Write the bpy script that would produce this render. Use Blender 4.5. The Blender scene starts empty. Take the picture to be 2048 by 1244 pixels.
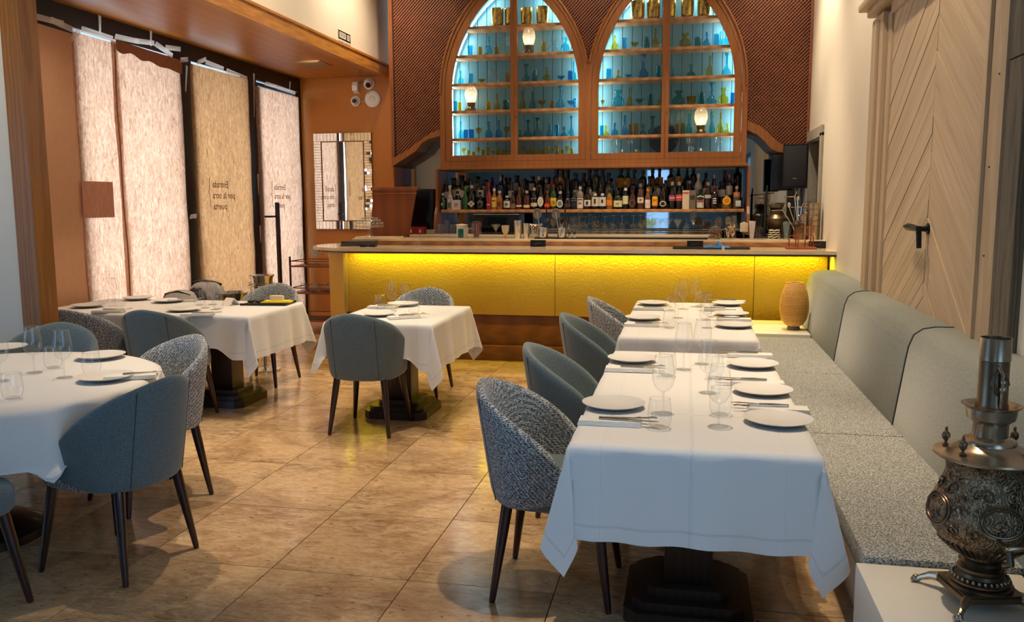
import bpy, bmesh, math, random
from math import sin, cos, pi, sqrt, radians, atan2
from mathutils import Vector, Matrix, noise
D = bpy.data
C = bpy.context.scene.collection
SC = bpy.context.scene
random.seed(7)

# ---------------------------------------------------------------- camera
FPX, YAW, PITCH, ROLL, CH = 1700.0, 0.20225, 0.12641, -0.00463, 1.55
def cam_axes():
    cy, sy, cp, sp = cos(YAW), sin(YAW), cos(PITCH), sin(PITCH)
    f = Vector((-sy * cp, cy * cp, -sp)); r = Vector((cy, sy, 0)); u = r.cross(f)
    cr, sr = cos(ROLL), sin(ROLL)
    return cr * r + sr * u, -sr * r + cr * u, f
RX, UY, FW = cam_axes()
cam = D.objects.new('camera', D.cameras.new('camera')); C.objects.link(cam)
cam.data.sensor_width = 36; cam.data.lens = FPX / 2048 * 36
cam.data.clip_start = 0.05; cam.data.clip_end = 200
cam.matrix_world = Matrix(((RX.x, UY.x, -FW.x, 0), (RX.y, UY.y, -FW.y, 0), (RX.z, UY.z, -FW.z, CH), (0, 0, 0, 1)))
SC.camera = cam
def ray(px, py):
    return RX * ((px - 1024) / FPX) + UY * (-(py - 622) / FPX) + FW
def at_z(px, py, z):
    d = ray(px, py); t = (z - CH) / d.z; return Vector((d.x * t, d.y * t, z))
def at_y(px, py, y):
    d = ray(px, py); t = y / d.y; return Vector((d.x * t, y, CH + d.z * t))
def at_x(px, py, x):
    d = ray(px, py); t = x / d.x; return Vector((x, d.y * t, CH + d.z * t))

# ---------------------------------------------------------------- world, exposure, lights
SC.view_settings.view_transform = 'Standard'; SC.view_settings.look = 'None'
SC.view_settings.gamma = 1.0; SC.view_settings.use_curve_mapping = False
SC.view_settings.exposure = 0.0
SC.cycles.use_denoising = True
SC.cycles.max_bounces = 10; SC.cycles.transparent_max_bounces = 24
SC.cycles.caustics_reflective = False; SC.cycles.caustics_refractive = False
SC.cycles.sample_clamp_indirect = 4.0
w = D.worlds.new('daylight'); SC.world = w; w.use_nodes = True
w.node_tree.nodes['Background'].inputs[0].default_value = (0.46, 0.72, 1.0, 1)
w.node_tree.nodes['Background'].inputs[1].default_value = 1.6
def area(name, loc, direction, sx, sy, power, col, spread=180):
    l = D.lights.new(name, 'AREA'); l.shape = 'RECTANGLE'; l.size = sx; l.size_y = sy
    l.energy = power; l.color = col; l.spread = radians(spread)
    o = D.objects.new(name, l); C.objects.link(o); o.location = loc
    o.rotation_euler = Vector(direction).to_track_quat('-Z', 'Y').to_euler(); return o
def spot(name, loc, target, power, col, ang, blend=0.4, r=0.04):
    l = D.lights.new(name, 'SPOT'); l.energy = power; l.color = col; l.spot_size = radians(ang)
    l.spot_blend = blend; l.shadow_soft_size = r
    o = D.objects.new(name, l); C.objects.link(o); o.location = loc
    o.rotation_euler = (Vector(target) - Vector(loc)).to_track_quat('-Z', 'Y').to_euler(); return o
WARM = (1.0, 0.80, 0.57); COOL = (0.24, 0.52, 1.0); DAY = (0.93, 0.97, 1.0)
# daylight in the street behind the papered windows, by the glazing near the camera, and added fill at the left
area('street_daylight', (-5.75, 7.9, 1.55), (1, 0, 0), 5.6, 2.9, 255, DAY)
area('glazing_daylight', (1.9, -0.3, 1.5), (-1, 0.12, -0.02), 3.8, 2.2, 48, COOL)
area('left_glazing_daylight', (-6.5, 0.6, 1.5), (1, 0.1, 0), 3.2, 2.2, 60, COOL)  # cool fill added for the round cloth, no window known there
area('rear_door_daylight', (-0.8, -3.4, 1.4), (0, 1, 0), 0.9, 2.2, 8, COOL)
# recessed ceiling spots, and lamps added to brighten dim places
CZ = 4.7
for i, (x, y, tx, ty, p, a) in enumerate([
    (0.0, 3.25, 0.05, 3.45, 330, 46), (0.1, 4.9, 0.1, 4.9, 190, 50), (0.1, 6.4, 0.1, 6.4, 240, 50),
    (-2.1, 5.9, -2.0, 5.9, 260, 50), (-3.0, 6.2, -3.3, 6.0, 260, 44), (-1.9, 4.3, -2.0, 4.5, 290, 44),
    (-3.0, 3.9, -2.9, 3.9, 300, 38), (-1.2, 7.1, -1.2, 7.2, 150, 55), (0.9, 4.4, 0.85, 4.4, 60, 48), (-1.5, 5.2, -1.45, 5.2, 120, 44)]):
    spot('ceiling_spot', (x, y, CZ - 0.1), (tx, ty, 0.4), p, WARM, a, 0.55)
for (x, y, tx, ty, tz, p) in [(0.5, 8.6, 1.28, 8.7, 3.1, 300), (0.5, 6.9, 1.28, 7.0, 2.6, 220), (0.3, 4.8, 1.28, 4.9, 2.0, 240), (-4.5, 3.1, -4.6, 4.75, 1.9, 230),  # last of this row is added to brighten the left end wall
                              (-2.9, 9.0, -3.78, 9.1, 3.5, 150), (-2.8, 6.9, -3.78, 6.9, 3.5, 150),
                              (-3.2, 8.9, -3.1, 9.9, 3.0, 90), (-1.1, 8.7, -1.1, 9.9, 3.2, 60), (0.9, 8.9, 0.9, 9.9, 3.0, 90), (-4.4, 9.0, -4.4, 10.6, 2.0, 0)]:
    if p: spot('wall_washer', (x, y, CZ - 0.1), (tx, ty, tz), p, WARM, 44 if x < -4.45 else (105 if -3.0 < x < -2.7 or -2.9 < x < -2.0 else 74), 1.0)
spot('niche_spot', (-4.2, 9.0, 3.15), (-4.4, 10.7, 1.9), 30, WARM, 100, 0.9)
spot('niche_spot', (-4.1, 5.6, 3.15), (-5.0, 5.8, 1.3), 26, (1.0, .86, .7), 110, 0.9)  # added to brighten the kraft paper beside the post
spot('bar_spot', (-2.6, 8.7, CZ - 0.1), (-2.6, 8.2, 1.1), 260, WARM, 62, 0.7)
spot('bar_spot', (-1.2, 8.5, CZ - 0.1), (-1.2, 9.5, 1.2), 260, WARM, 50, 0.7)  # this and the next are added to brighten the back counter glasses
spot('bar_spot', (0.0, 8.5, CZ - 0.1), (0.0, 9.5, 1.2), 200, WARM, 50, 0.7)
spot('bar_spot', (0.3, 8.7, CZ - 0.1), (0.3, 8.2, 1.1), 240, WARM, 62, 0.7)
area('ceiling_glow', (-1.3, 4.0, CZ - 0.15), (0, 0, -1), 4.0, 9.0, 10, (1.0, 0.84, 0.66))  # broad soft fill added for room ambience, no such panel there

# ---------------------------------------------------------------- helpers
def tag(o, label=None, cat=None, group=None, kind=None):
    if label: o['label'] = label
    if cat: o['category'] = cat
    if group: o['group'] = group
    if kind: o['kind'] = kind
    return o
def thing(name, label, cat, loc=(0, 0, 0), rz=0, group=None):
    o = D.objects.new(name, None); C.objects.link(o); o.empty_display_size = 0.05
    o.location = loc; o.rotation_euler = (0, 0, rz); return tag(o, label, cat, group)
def copy_tree(o, parent=None):
    c = o.copy(); C.objects.link(c); c.parent = parent
    for ch in list(o.children): copy_tree(ch, c)
    return c
def place(proto, loc, rz=0, label=None, group=None, cat=None, first=[set()]):
    """the first use moves the prototype itself, later ones copy it with its parts"""
    if proto.name in first[0]: o = copy_tree(proto)
    else: first[0].add(proto.name); o = proto
    o.location = loc; o.rotation_euler = (0, 0, rz)
    if label: o['label'] = label
    if group: o['group'] = group
    if cat: o['category'] = cat
    return o
class MB:
    def __init__(s): s.v = []; s.f = []; s.uv = None
    def add(s, v, f):
        n = len(s.v); s.v += [tuple(p) for p in v]; s.f += [tuple(i + n for i in q) for q in f]; return s
    def box(s, x0, x1, y0, y1, z0, z1):
        return s.add([(x0, y0, z0), (x1, y0, z0), (x1, y1, z0), (x0, y1, z0), (x0, y0, z1), (x1, y0, z1), (x1, y1, z1), (x0, y1, z1)],
                     [(0, 3, 2, 1), (4, 5, 6, 7), (0, 1, 5, 4), (1, 2, 6, 5), (2, 3, 7, 6), (3, 0, 4, 7)])
    def bbox(s, x0, x1, y0, y1, z0, z1, b):
        """box with chamfered edges"""
        bm = bmesh.new(); bmesh.ops.create_cube(bm, size=1)
        for v in bm.verts:
            v.co = Vector(((x0 + x1) / 2 + v.co.x * (x1 - x0), (y0 + y1) / 2 + v.co.y * (y1 - y0), (z0 + z1) / 2 + v.co.z * (z1 - z0)))
        bmesh.ops.bevel(bm, geom=bm.edges[:], offset=b, segments=2, profile=0.6, affect='EDGES')
        bm.verts.index_update()
        s.add([v.co for v in bm.verts], [[v.index for v in f.verts] for f in bm.faces]); bm.free(); return s
    def lathe(s, prof, n=24, c=(0, 0, 0), axis=None, closed=False):
        v = []; f = []; m = len(prof)
        M = Vector((0, 0, 1)).rotation_difference(Vector(axis)).to_matrix() if axis else None
        for k in range(n):
            a = 2 * pi * k / n
            for r, z in prof:
                p = Vector((r * cos(a), r * sin(a), z))
                if M: p = M @ p
                v.append(p + Vector(c))
        for k in range(n):
            k2 = (k + 1) % n
            for j in range(m - 1): f.append((k * m + j, k2 * m + j, k2 * m + j + 1, k * m + j + 1))
        return s.add(v, f)
    def tube(s, pts, r, n=8, cap=True):
        pts = [Vector(p) for p in pts]; rr = r if hasattr(r, '__len__') else [r] * len(pts)
        v = []; f = []; up = None
        for i, p in enumerate(pts):
            d = (pts[min(i + 1, len(pts) - 1)] - pts[max(i - 1, 0)]).normalized()
            if up is None: up = Vector((0, 0, 1)) if abs(d.z) < .9 else Vector((1, 0, 0))
            a = d.cross(up).normalized(); b = a.cross(d).normalized(); up = b
            for k in range(n):
                t = 2 * pi * k / n; v.append(p + (a * cos(t) + b * sin(t)) * rr[i])
        for i in range(len(pts) - 1):
            for k in range(n):
                k2 = (k + 1) % n; f.append((i * n + k, i * n + k2, (i + 1) * n + k2, (i + 1) * n + k))
        if cap: f.append(tuple(range(n))[::-1]); f.append(tuple((len(pts) - 1) * n + k for k in range(n)))
        return s.add(v, f)
    def prism(s, poly, a0, a1, axis='z'):
        """poly 2-D extruded; axis z: (x,y)->z; y: (x,z)->y ; x: (y,z)->x"""
        P = {'z': lambda p, a: (p[0], p[1], a), 'y': lambda p, a: (p[0], a, p[1]), 'x': lambda p, a: (a, p[0], p[1])}[axis]
        n = len(poly); v = [P(p, a0) for p in poly] + [P(p, a1) for p in poly]
        return s.add(v, [tuple(range(n))[::-1], tuple(range(n, 2 * n))] + [(i, (i + 1) % n, n + (i + 1) % n, n + i) for i in range(n)])
    def sphere(s, c, r, n=16, m=10, sz=1.0):
        return s.lathe([(max(1e-4, r * sin(pi * j / m)), -r * sz * cos(pi * j / m)) for j in range(m + 1)], n, c)
    def grid(s, fn, nu, nv, wrap=False):
        v = [fn(i / nu, j / nv) for i in range(nu + (0 if wrap else 1)) for j in range(nv + 1)]; w_ = nv + 1; nn = len(v) // w_
        f = []
        for i in range(nu):
            i2 = (i + 1) % nn
            for j in range(nv): f.append((i * w_ + j, i2 * w_ + j, i2 * w_ + j + 1, i * w_ + j + 1))
        return s.add(v, f)
    def mesh(s, name, mat, smooth=True, ang=35):
        me = D.meshes.new(name); me.from_pydata(s.v, [], s.f)
        bm = bmesh.new(); bm.from_mesh(me); bmesh.ops.remove_doubles(bm, verts=bm.verts, dist=1e-6)
        bmesh.ops.recalc_face_normals(bm, faces=bm.faces)
        if smooth:
            ca = cos(radians(ang))
            for f in bm.faces: f.smooth = True
            for e in bm.edges:
                if len(e.link_faces) == 2 and e.link_faces[0].normal.dot(e.link_faces[1].normal) < ca: e.smooth = False
        bm.to_mesh(me); bm.free()
        if mat: me.materials.append(mat)
        return me
    def build(s, name, mat, parent=None, smooth=True, ang=35, kind=None, label=None):
        o = D.objects.new(name, s.mesh(name, mat, smooth, ang)); C.objects.link(o)
        if parent: o.parent = parent
        if kind: o['kind'] = kind
        if label: o['label'] = label
        return o
def struct(name, mb, mat, smooth=False, label=None):
    return mb.build(name, mat, None, smooth, kind='structure', label=label)
def obj(name, me, parent, loc=(0, 0, 0), rot=(0, 0, 0), scale=(1, 1, 1)):
    o = D.objects.new(name, me); C.objects.link(o); o.parent = parent
    o.location = loc; o.rotation_euler = rot; o.scale = scale; return o
def curve_prism(loops, d, closed=True):
    """2-D filled loops (first outer, others holes) extruded by d along +z of local; returns verts, faces"""
    cu = D.curves.new('t', 'CURVE'); cu.dimensions = '2D'; cu.fill_mode = 'BOTH'; cu.extrude = d / 2
    for lp in loops:
        sp = cu.splines.new('POLY'); sp.points.add(len(lp) - 1); sp.use_cyclic_u = True
        for i, p in enumerate(lp): sp.points[i].co = (p[0], p[1], 0, 1)
    o = D.objects.new('t', cu); C.objects.link(o)
    bpy.context.view_layer.update()
    me = D.meshes.new_from_object(o.evaluated_get(bpy.context.evaluated_depsgraph_get()))
    v = [tuple(x.co) for x in me.vertices]; f = [tuple(p.vertices) for p in me.polygons]
    D.objects.remove(o); D.curves.remove(cu); D.meshes.remove(me); return v, f
def facade(loops, y0, y1, mb=None):
    """loops in (x,z) extruded between y0 and y1"""
    mb = mb or MB(); v, f = curve_prism(loops, abs(y1 - y0)); ym = (y0 + y1) / 2
    return mb.add([(p[0], ym - p[2], p[1]) for p in v], f)
def text_mb(body, size, ext=0.0008, align='CENTER'):
    cu = D.curves.new('t', 'FONT'); cu.body = body; cu.size = size; cu.extrude = ext; cu.align_x = align; cu.resolution_u = 2
    o = D.objects.new('t', cu); C.objects.link(o); bpy.context.view_layer.update()
    me = D.meshes.new_from_object(o.evaluated_get(bpy.context.evaluated_depsgraph_get()))
    mb = MB().add([tuple(x.co) for x in me.vertices], [tuple(p.vertices) for p in me.polygons])
    D.objects.remove(o); D.curves.remove(cu); D.meshes.remove(me); return mb
def sp_(c):
    return tuple(((x / 255) / 12.92 if x / 255 <= .04045 else ((x / 255 + .055) / 1.055) ** 2.4) for x in c)
# ---------------------------------------------------------------- materials
class NT:
    def __init__(s, name):
        s.m = D.materials.new(name); s.m.use_nodes = True; s.t = s.m.node_tree; s.n = s.t.nodes; s.l = s.t.links
        s.b = s.n['Principled BSDF']; s.out = s.n['Material Output']; s._tc = None
    def add(s, t, **k):
        n = s.n.new(t)
        for a, v in k.items(): setattr(n, a, v)
        return n
    def tc(s, which='Object'):
        if not s._tc: s._tc = s.add('ShaderNodeTexCoord')
        return s._tc.outputs[which]
    def link(s, a, b): s.l.new(a, b)
    def map(s, scale=(1, 1, 1), src=None, rot=(0, 0, 0), loc=None):
        m = s.add('ShaderNodeMapping'); m.inputs['Scale'].default_value = scale; m.inputs['Rotation'].default_value = rot
        s.link(src or s.tc(), m.inputs[0])
        if loc is not None: s.link(loc, m.inputs['Location'])
        return m.outputs[0]
    def noise(s, vec, sc, det=4, rough=.55, dist=0):
        n = s.add('ShaderNodeTexNoise'); n.inputs['Scale'].default_value = sc; n.inputs['Detail'].default_value = det
        n.inputs['Roughness'].default_value = rough; n.inputs['Distortion'].default_value = dist; s.link(vec, n.inputs[0]); return n.outputs[0]
    def voro(s, vec, sc, feat='F1'):
        n = s.add('ShaderNodeTexVoronoi', feature=feat); n.inputs['Scale'].default_value = sc; s.link(vec, n.inputs[0]); return n.outputs['Distance']
    def wave(s, vec, sc, dist=0, det=2, prof='SIN', dirn='X', dsc=1.0):
        n = s.add('ShaderNodeTexWave', wave_profile=prof, bands_direction=dirn); n.inputs['Scale'].default_value = sc
        n.inputs['Distortion'].default_value = dist; n.inputs['Detail'].default_value = det; n.inputs['Detail Scale'].default_value = dsc
        s.link(vec, n.inputs[0]); return n.outputs['Fac']
    def ramp(s, fac, stops, interp='LINEAR'):
        r = s.add('ShaderNodeValToRGB'); e = r.color_ramp.elements; r.color_ramp.interpolation = interp
        while len(e) < len(stops): e.new(.5)
        for q, (p, c) in zip(e, stops): q.position = p; q.color = (*c, 1) if len(c) == 3 else c
        s.link(fac, r.inputs[0]); return r.outputs[0]
    def mix(s, fac, a, b, mode='MIX'):
        n = s.add('ShaderNodeMix', data_type='RGBA', blend_type=mode)
        for sock, v in ((n.inputs[0], fac), (n.inputs[6], a), (n.inputs[7], b)):
            if hasattr(v, 'default_value') or hasattr(v, 'is_linked'): s.link(v, sock)
            elif isinstance(v, (int, float)): sock.default_value = v
            else: sock.default_value = (*v, 1)
        return n.outputs[2]
    def math(s, op, a, b=None):
        n = s.add('ShaderNodeMath', operation=op)
        for i, v in enumerate((a, b)):
            if v is None: continue
            if isinstance(v, (int, float)): n.inputs[i].default_value = v
            else: s.link(v, n.inputs[i])
        return n.outputs[0]
    def bump(s, h, strength=.3, dist=.01):
        n = s.add('ShaderNodeBump'); n.inputs['Strength'].default_value = strength; n.inputs['Distance'].default_value = dist
        s.link(h, n.inputs['Height']); s.link(n.outputs[0], s.b.inputs['Normal']); return n.outputs[0]
    def col(s, c): s.link(c, s.b.inputs['Base Color'])
    def set(s, rough=None, metal=None, **k):
        if rough is not None: s.b.inputs['Roughness'].default_value = rough
        if metal is not None: s.b.inputs['Metallic'].default_value = metal
        for a, v in k.items(): s.b.inputs[a.replace('_', ' ')].default_value = v
        return s
def plain(name, c, rough=.6, metal=0, srgb=True, var=.06, nsc=20, **k):
    t = NT(name); c = sp_(c) if srgb else c; t.set(rough, metal, **k)
    n = t.noise(t.tc(), nsc, 3)
    t.col(t.ramp(n, [(.3, tuple(x * (1 - var) for x in c)), (.7, tuple(min(1, x * (1 + var)) for x in c))])); return t.m
def wood(name, c1, c2, scale=(1, 1, 1), rough=.45, rot=(0, 0, 0), ring=6, dist=6, coat=0, k=.6):
    t = NT(name); v = t.map(scale, rot=rot)
    big = t.wave(v, ring, dist, 3, dsc=1.2); fine = t.noise(t.map(tuple(x * 30 for x in scale), rot=rot), 1.6, 5, .7)
    col = t.mix(t.math('MULTIPLY', big, k), sp_(c1), sp_(c2)); col = t.mix(t.math('MULTIPLY', fine, .35), col, sp_(c2))
    t.col(col); t.set(rough); t.b.inputs['Coat Weight'].default_value = coat; t.bump(fine, .12, .003); return t.m
def fabric(name, cols, cell, rough=.95, bump=.5, stretch=(1, 1, 1), rows=0):
    """woven thread fabric: cols are dark, mid, light"""
    t = NT(name); v = t.map(stretch)
    a = t.noise(v, cell, 2, .6); b = t.voro(v, cell * .8)
    m = t.math('ADD', t.math('MULTIPLY', a, .75), t.math('MULTIPLY', b, .35))
    if rows:
        wz = t.wave(t.map(), rows, .8, 1, dirn='Z', dsc=8.0); wx = t.wave(t.map(), rows * .7, 1.5, 1, dirn='DIAGONAL', dsc=8.0)
        m = t.math('ADD', t.math('MULTIPLY', m, .80), t.math('ADD', t.math('MULTIPLY', wz, .12), t.math('MULTIPLY', wx, .09)))
    t.col(t.ramp(m, [(.36, sp_(cols[0])), (.5, sp_(cols[1])), (.66, sp_(cols[2]))])); t.set(rough)
    t.b.inputs['Sheen Weight'].default_value = .25; t.bump(m, bump, .004); return t.m
def thin_glass(name, tint=(.985, .99, .99), refl=1.2, rough=.05, edge=(.50, .53, .54), rim=.85, rimc=.5):
    """thin walled glass: clear where it faces the eye, glossy and pale towards its outline"""
    t = NT(name); t.n.remove(t.b)
    tr = t.add('ShaderNodeBsdfTransparent'); gl = t.add('ShaderNodeBsdfGlossy'); gl.inputs['Roughness'].default_value = rough
    lw = t.add('ShaderNodeLayerWeight'); lw.inputs['Blend'].default_value = .38; fc = lw.outputs['Facing']
    t.link(t.ramp(fc, [(0.0, tint), (.74, tint), (.97, tuple(a * b for a, b in zip(tint, edge)))]), tr.inputs[0])
    df = t.add('ShaderNodeBsdfDiffuse'); df.inputs[0].default_value = tuple(rimc * x for x in tint) + (1,)  # pale diffuse rim imitates bright refraction along the outline
    m0 = t.add('ShaderNodeMixShader'); t.link(t.math('MULTIPLY', t.math('POWER', fc, 5.0), rim), m0.inputs[0]); t.link(tr.outputs[0], m0.inputs[1]); t.link(df.outputs[0], m0.inputs[2])
    fr = t.math('ADD', t.math('MULTIPLY', t.math('POWER', fc, 5.0), .6 * refl), .045 * refl)
    mx = t.add('ShaderNodeMixShader'); t.link(fr, mx.inputs[0])
    t.link(m0.outputs[0], mx.inputs[1]); t.link(gl.outputs[0], mx.inputs[2]); t.link(mx.outputs[0], t.out.inputs[0]); return t.m
def emit(name, c, s):
    t = NT(name); t.n.remove(t.b); e = t.add('ShaderNodeEmission'); e.inputs[0].default_value = (*c, 1); e.inputs[1].default_value = s
    t.link(e.outputs[0], t.out.inputs[0]); return t.m
def tinted(name, c, a=.8):
    return thin_glass(name, tuple(x ** .6 for x in sp_(c)), .9, .06, (.5, .5, .5), .35, .8)

M = {}
M['plaster'] = plain('white_plaster', (226, 216, 198), .85, var=.02, nsc=2)
M['plaster_cool'] = plain('white_painted_wall', (222, 218, 208), .8, var=.02, nsc=2)
M['ceiling'] = plain('ceiling_paint', (215, 205, 190), .9, var=.02)
M['orange'] = plain('orange_lacquered_wall', (176, 106, 24), .5, var=.05, nsc=3)
M['soffit'] = wood('orange_soffit_board', (180, 112, 36), (164, 98, 26), (1, .3, 1), .4, ring=2, dist=3)
M['trimwood'] = wood('oiled_pine_trim', (204, 142, 66), (148, 92, 34), (1, .35, 3), .4, ring=5, dist=9)
M['postwood'] = wood('oiled_pine_post', (168, 110, 46), (122, 74, 28), (4, 4, .35), .4, ring=3, dist=9)
M['cabwood'] = wood('warm_oak_casing', (150, 94, 44), (120, 70, 30), (2.4, 1, .5), .4, ring=2, dist=9, k=.4)
M['shelfwood'] = wood('light_oak_shelf', (205, 152, 98), (150, 96, 52), (.5, 3, 6), .45, ring=5, dist=5)
M['darkwood'] = wood('dark_mahogany', (58, 24, 16), (30, 12, 9), (6, 6, 1), .3, ring=3, dist=4, coat=.3)
M['basewood'] = wood('dark_brown_table_base', (52, 30, 18), (28, 16, 10), (3, 3, 1), .35, ring=3, dist=5, coat=.2)
M['flapwood'] = wood('red_brown_flap', (142, 74, 28), (104, 50, 18), (2, 2, .4), .3, ring=1.2, dist=6, coat=.4, k=.5)
M['kickwood'] = wood('brown_bar_kick', (132, 80, 30), (94, 54, 18), (.4, 1, 5), .45, ring=3, dist=5)
M['barwood'] = wood('walnut_bar_riser', (204, 154, 96), (140, 94, 54), (.5, 2, 7), .35, ring=3, dist=6, coat=.2)
M['lattice'] = plain('lattice_wood', (124, 72, 46), .55, var=.15, nsc=8)
M['lattice_back'] = plain('lattice_backing', (62, 32, 18), .8)
M['teal_panel'] = plain('pale_teal_board', (98, 144, 156), .55, var=.05, nsc=6)
M['rearteal'] = plain('teal_painted_board', (112, 126, 124), .5, var=.08, nsc=4)
M['black'] = plain('black_metal_frame', (18, 18, 17), .45)
M['blackplastic'] = plain('black_plastic', (12, 13, 16), .35)
M['handle'] = plain('dark_bronze_bar', (52, 34, 26), .4, .3)
M['white'] = plain('white_lacquer', (232, 226, 214), .35, var=.01)
M['whiteplastic'] = plain('white_plastic', (225, 222, 214), .4, var=.01)
M['greyframe'] = plain('greige_painted_frame', (168, 162, 146), .6)
M['greypanel'] = plain('grey_door_panel', (128, 124, 112), .6)
M['chrome'] = plain('polished_steel', (205, 200, 190), .16, 1, var=.03)
M['brass'] = plain('polished_brass', (196, 142, 60), .25, 1)
M['gold'] = None
M['porcelain'] = plain('grey_white_porcelain', (228, 225, 220), .3, var=.01)
M['porcelain_rim'] = plain('grey_plate_underside', (150, 146, 138), .5)
M['linen'] = plain('folded_white_napkin', (232, 230, 224), .85, var=.01)
M['red'] = plain('red_box', (120, 18, 22), .5)
M['bluecloth'] = plain('blue_cloth', (66, 128, 186), .9, var=.15)
M['copper'] = plain('copper_wire', (150, 72, 42), .35, .8)
M['cork'] = plain('cork', (200, 150, 110), .8)
M['glass'] = thin_glass('clear_glass')
M['glass_thick'] = thin_glass('clear_glass_foot', (.955, .965, .965), 1.4, .05, (.55, .58, .58))
M['pane'] = thin_glass('window_pane', (.95, .97, .97), .8, .01, (.9, .9, .9), 0)
M['glass_shine'] = thin_glass('shining_clear_glass', (.93, .97, .97), 2.2, .12, (.8, .85, .85), .8, .85)
M['gpale'] = thin_glass('pale_yellow_glass', (.95, .90, .66), 1.8, .08, (.7, .7, .6), .7, .8)
M['gblue'] = tinted('turquoise_glass', (96, 216, 240))
M['gdeep'] = tinted('deep_blue_glass', (70, 186, 228))
M['gteal'] = tinted('sea_teal_glass', (110, 195, 200))
M['gamber'] = tinted('amber_glass', (236, 194, 110))
M['gyellow'] = tinted('yellow_glass', (246, 214, 84))
M['gclear'] = thin_glass('clear_decanter_glass', (.84, .93, .94), 1.6, .03, (.4, .5, .5))
# textured ones
def m_gold():
    t = NT('hammered_gold'); t.set(.28, 1); n = t.noise(t.tc(), 30, 3); t.col(t.ramp(n, [(.3, sp_((150, 120, 50))), (.7, sp_((224, 190, 104)))])); t.bump(n, .35, .01); return t.m
M['gold'] = m_gold()
def m_floor():
    t = NT('travertine_tile'); oi = t.add('ShaderNodeObjectInfo')
    cx = t.add('ShaderNodeCombineXYZ'); r = oi.outputs['Random']
    t.link(t.math('MULTIPLY', r, 37.0), cx.inputs[0]); t.link(t.math('MULTIPLY', r, 91.0), cx.inputs[1]); t.link(t.math('MULTIPLY', r, 13.0), cx.inputs[2])
    v = t.map((1, 1, 1), loc=cx.outputs[0]); vs = t.map((1, 2.6, 1), loc=cx.outputs[0], rot=(0, 0, .25))
    a = t.noise(v, 2.2, 5, .6, .6); b = t.noise(vs, 7, 8, .72, 1.2); fine = t.noise(vs, 34, 4, .7); pit = t.noise(vs, 26, 3, .55, .6)
    c = t.ramp(a, [(.28, sp_((122, 90, 64))), (.44, sp_((172, 136, 98))), (.6, sp_((206, 172, 128))), (.75, sp_((166, 118, 86)))])
    c = t.mix(t.ramp(b, [(.40, (0, 0, 0)), (.60, (.75, .75, .75))]), c, sp_((220, 194, 156)))
    c = t.mix(t.ramp(t.noise(v, 1.7, 4, .6, .8), [(.50, (0, 0, 0)), (.66, (.5, .5, .5))]), c, sp_((132, 90, 62)))
    c = t.mix(t.ramp(fine, [(.35, (.35, .35, .35)), (.55, (0, 0, 0))]), c, sp_((140, 100, 66)))
    c = t.mix(t.ramp(pit, [(.29, (.8, .8, .8)), (.36, (0, 0, 0))]), c, sp_((84, 60, 40)))
    c = t.mix(1.0, c, t.ramp(r, [(0, (.80, .77, .74)), (.5, (.95, .94, .92)), (1, (1, 1, 1))]), 'MULTIPLY')
    t.col(c); t.link(t.ramp(b, [(.3, (.24, .24, .24)), (.7, (.13, .13, .13))]), t.b.inputs['Roughness'])
    t.bump(t.math('ADD', t.math('MULTIPLY', b, .4), t.math('MULTIPLY', pit, .6)), .08, .004); return t.m
M['floor'] = m_floor()
M['grout'] = plain('dark_grout', (52, 40, 30), .9)
def m_paper(name, c1, c2, trans, mottled=1.0, dif=.42):
    t = NT(name); t.n.remove(t.b)
    v = t.map((1, 1, .28)); f = t.noise(v, 34, 6, .75, 1.6); g = t.noise(t.map((1, 1, .5)), 2.0, 3, .5)
    col = t.ramp(f, [(.34, tuple(x * (1 - .25 * mottled) for x in sp_(c1))), (.66, sp_(c2))])
    df = t.add('ShaderNodeBsdfDiffuse'); tl = t.add('ShaderNodeBsdfTranslucent'); ad = t.add('ShaderNodeAddShader')
    t.link(t.mix(1.0, col, (dif, dif, dif), 'MULTIPLY'), df.inputs[0])
    k = t.ramp(g, [(.3, (.8, .8, .8)), (.7, (1.0, 1.0, 1.0))])
    t.link(t.mix(1.0, t.mix(1.0, col, k, 'MULTIPLY'), (trans,) * 3, 'MULTIPLY'), tl.inputs[0])
    t.link(df.outputs[0], ad.inputs[0]); t.link(tl.outputs[0], ad.inputs[1]); t.link(ad.outputs[0], t.out.inputs[0]); return t.m
M['paper'] = m_paper('backlit_brown_paper', (196, 142, 106), (250, 206, 178), .42)
M['paper_warm'] = m_paper('backlit_kraft_paper', (190, 128, 80), (232, 180, 128), .32)
M['paper_dark'] = m_paper('kraft_paper_on_wall', (204, 152, 114), (210, 158, 120), .02, .15, .95)
M['paper_fold'] = m_paper('folded_double_paper', (150, 96, 70), (166, 112, 84), .10, .3, .8)
def m_tape():
    t = NT('milky_adhesive_tape'); t.n.remove(t.b); tr = t.add('ShaderNodeBsdfTransparent'); df = t.add('ShaderNodeBsdfDiffuse'); tl = t.add('ShaderNodeBsdfTranslucent')
    df.inputs[0].default_value = (.62, .56, .50, 1); tl.inputs[0].default_value = (.5, .48, .45, 1); a = t.add('ShaderNodeAddShader'); m = t.add('ShaderNodeMixShader'); m.inputs[0].default_value = .62
    t.link(df.outputs[0], a.inputs[0]); t.link(tl.outputs[0], a.inputs[1]); t.link(tr.outputs[0], m.inputs[1]); t.link(a.outputs[0], m.inputs[2]); t.link(m.outputs[0], t.out.inputs[0]); return t.m
M['tape'] = m_tape()
M['patch'] = m_paper('doubled_paper_patch', (186, 130, 104), (200, 146, 118), .12, .4, .95)
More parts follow.
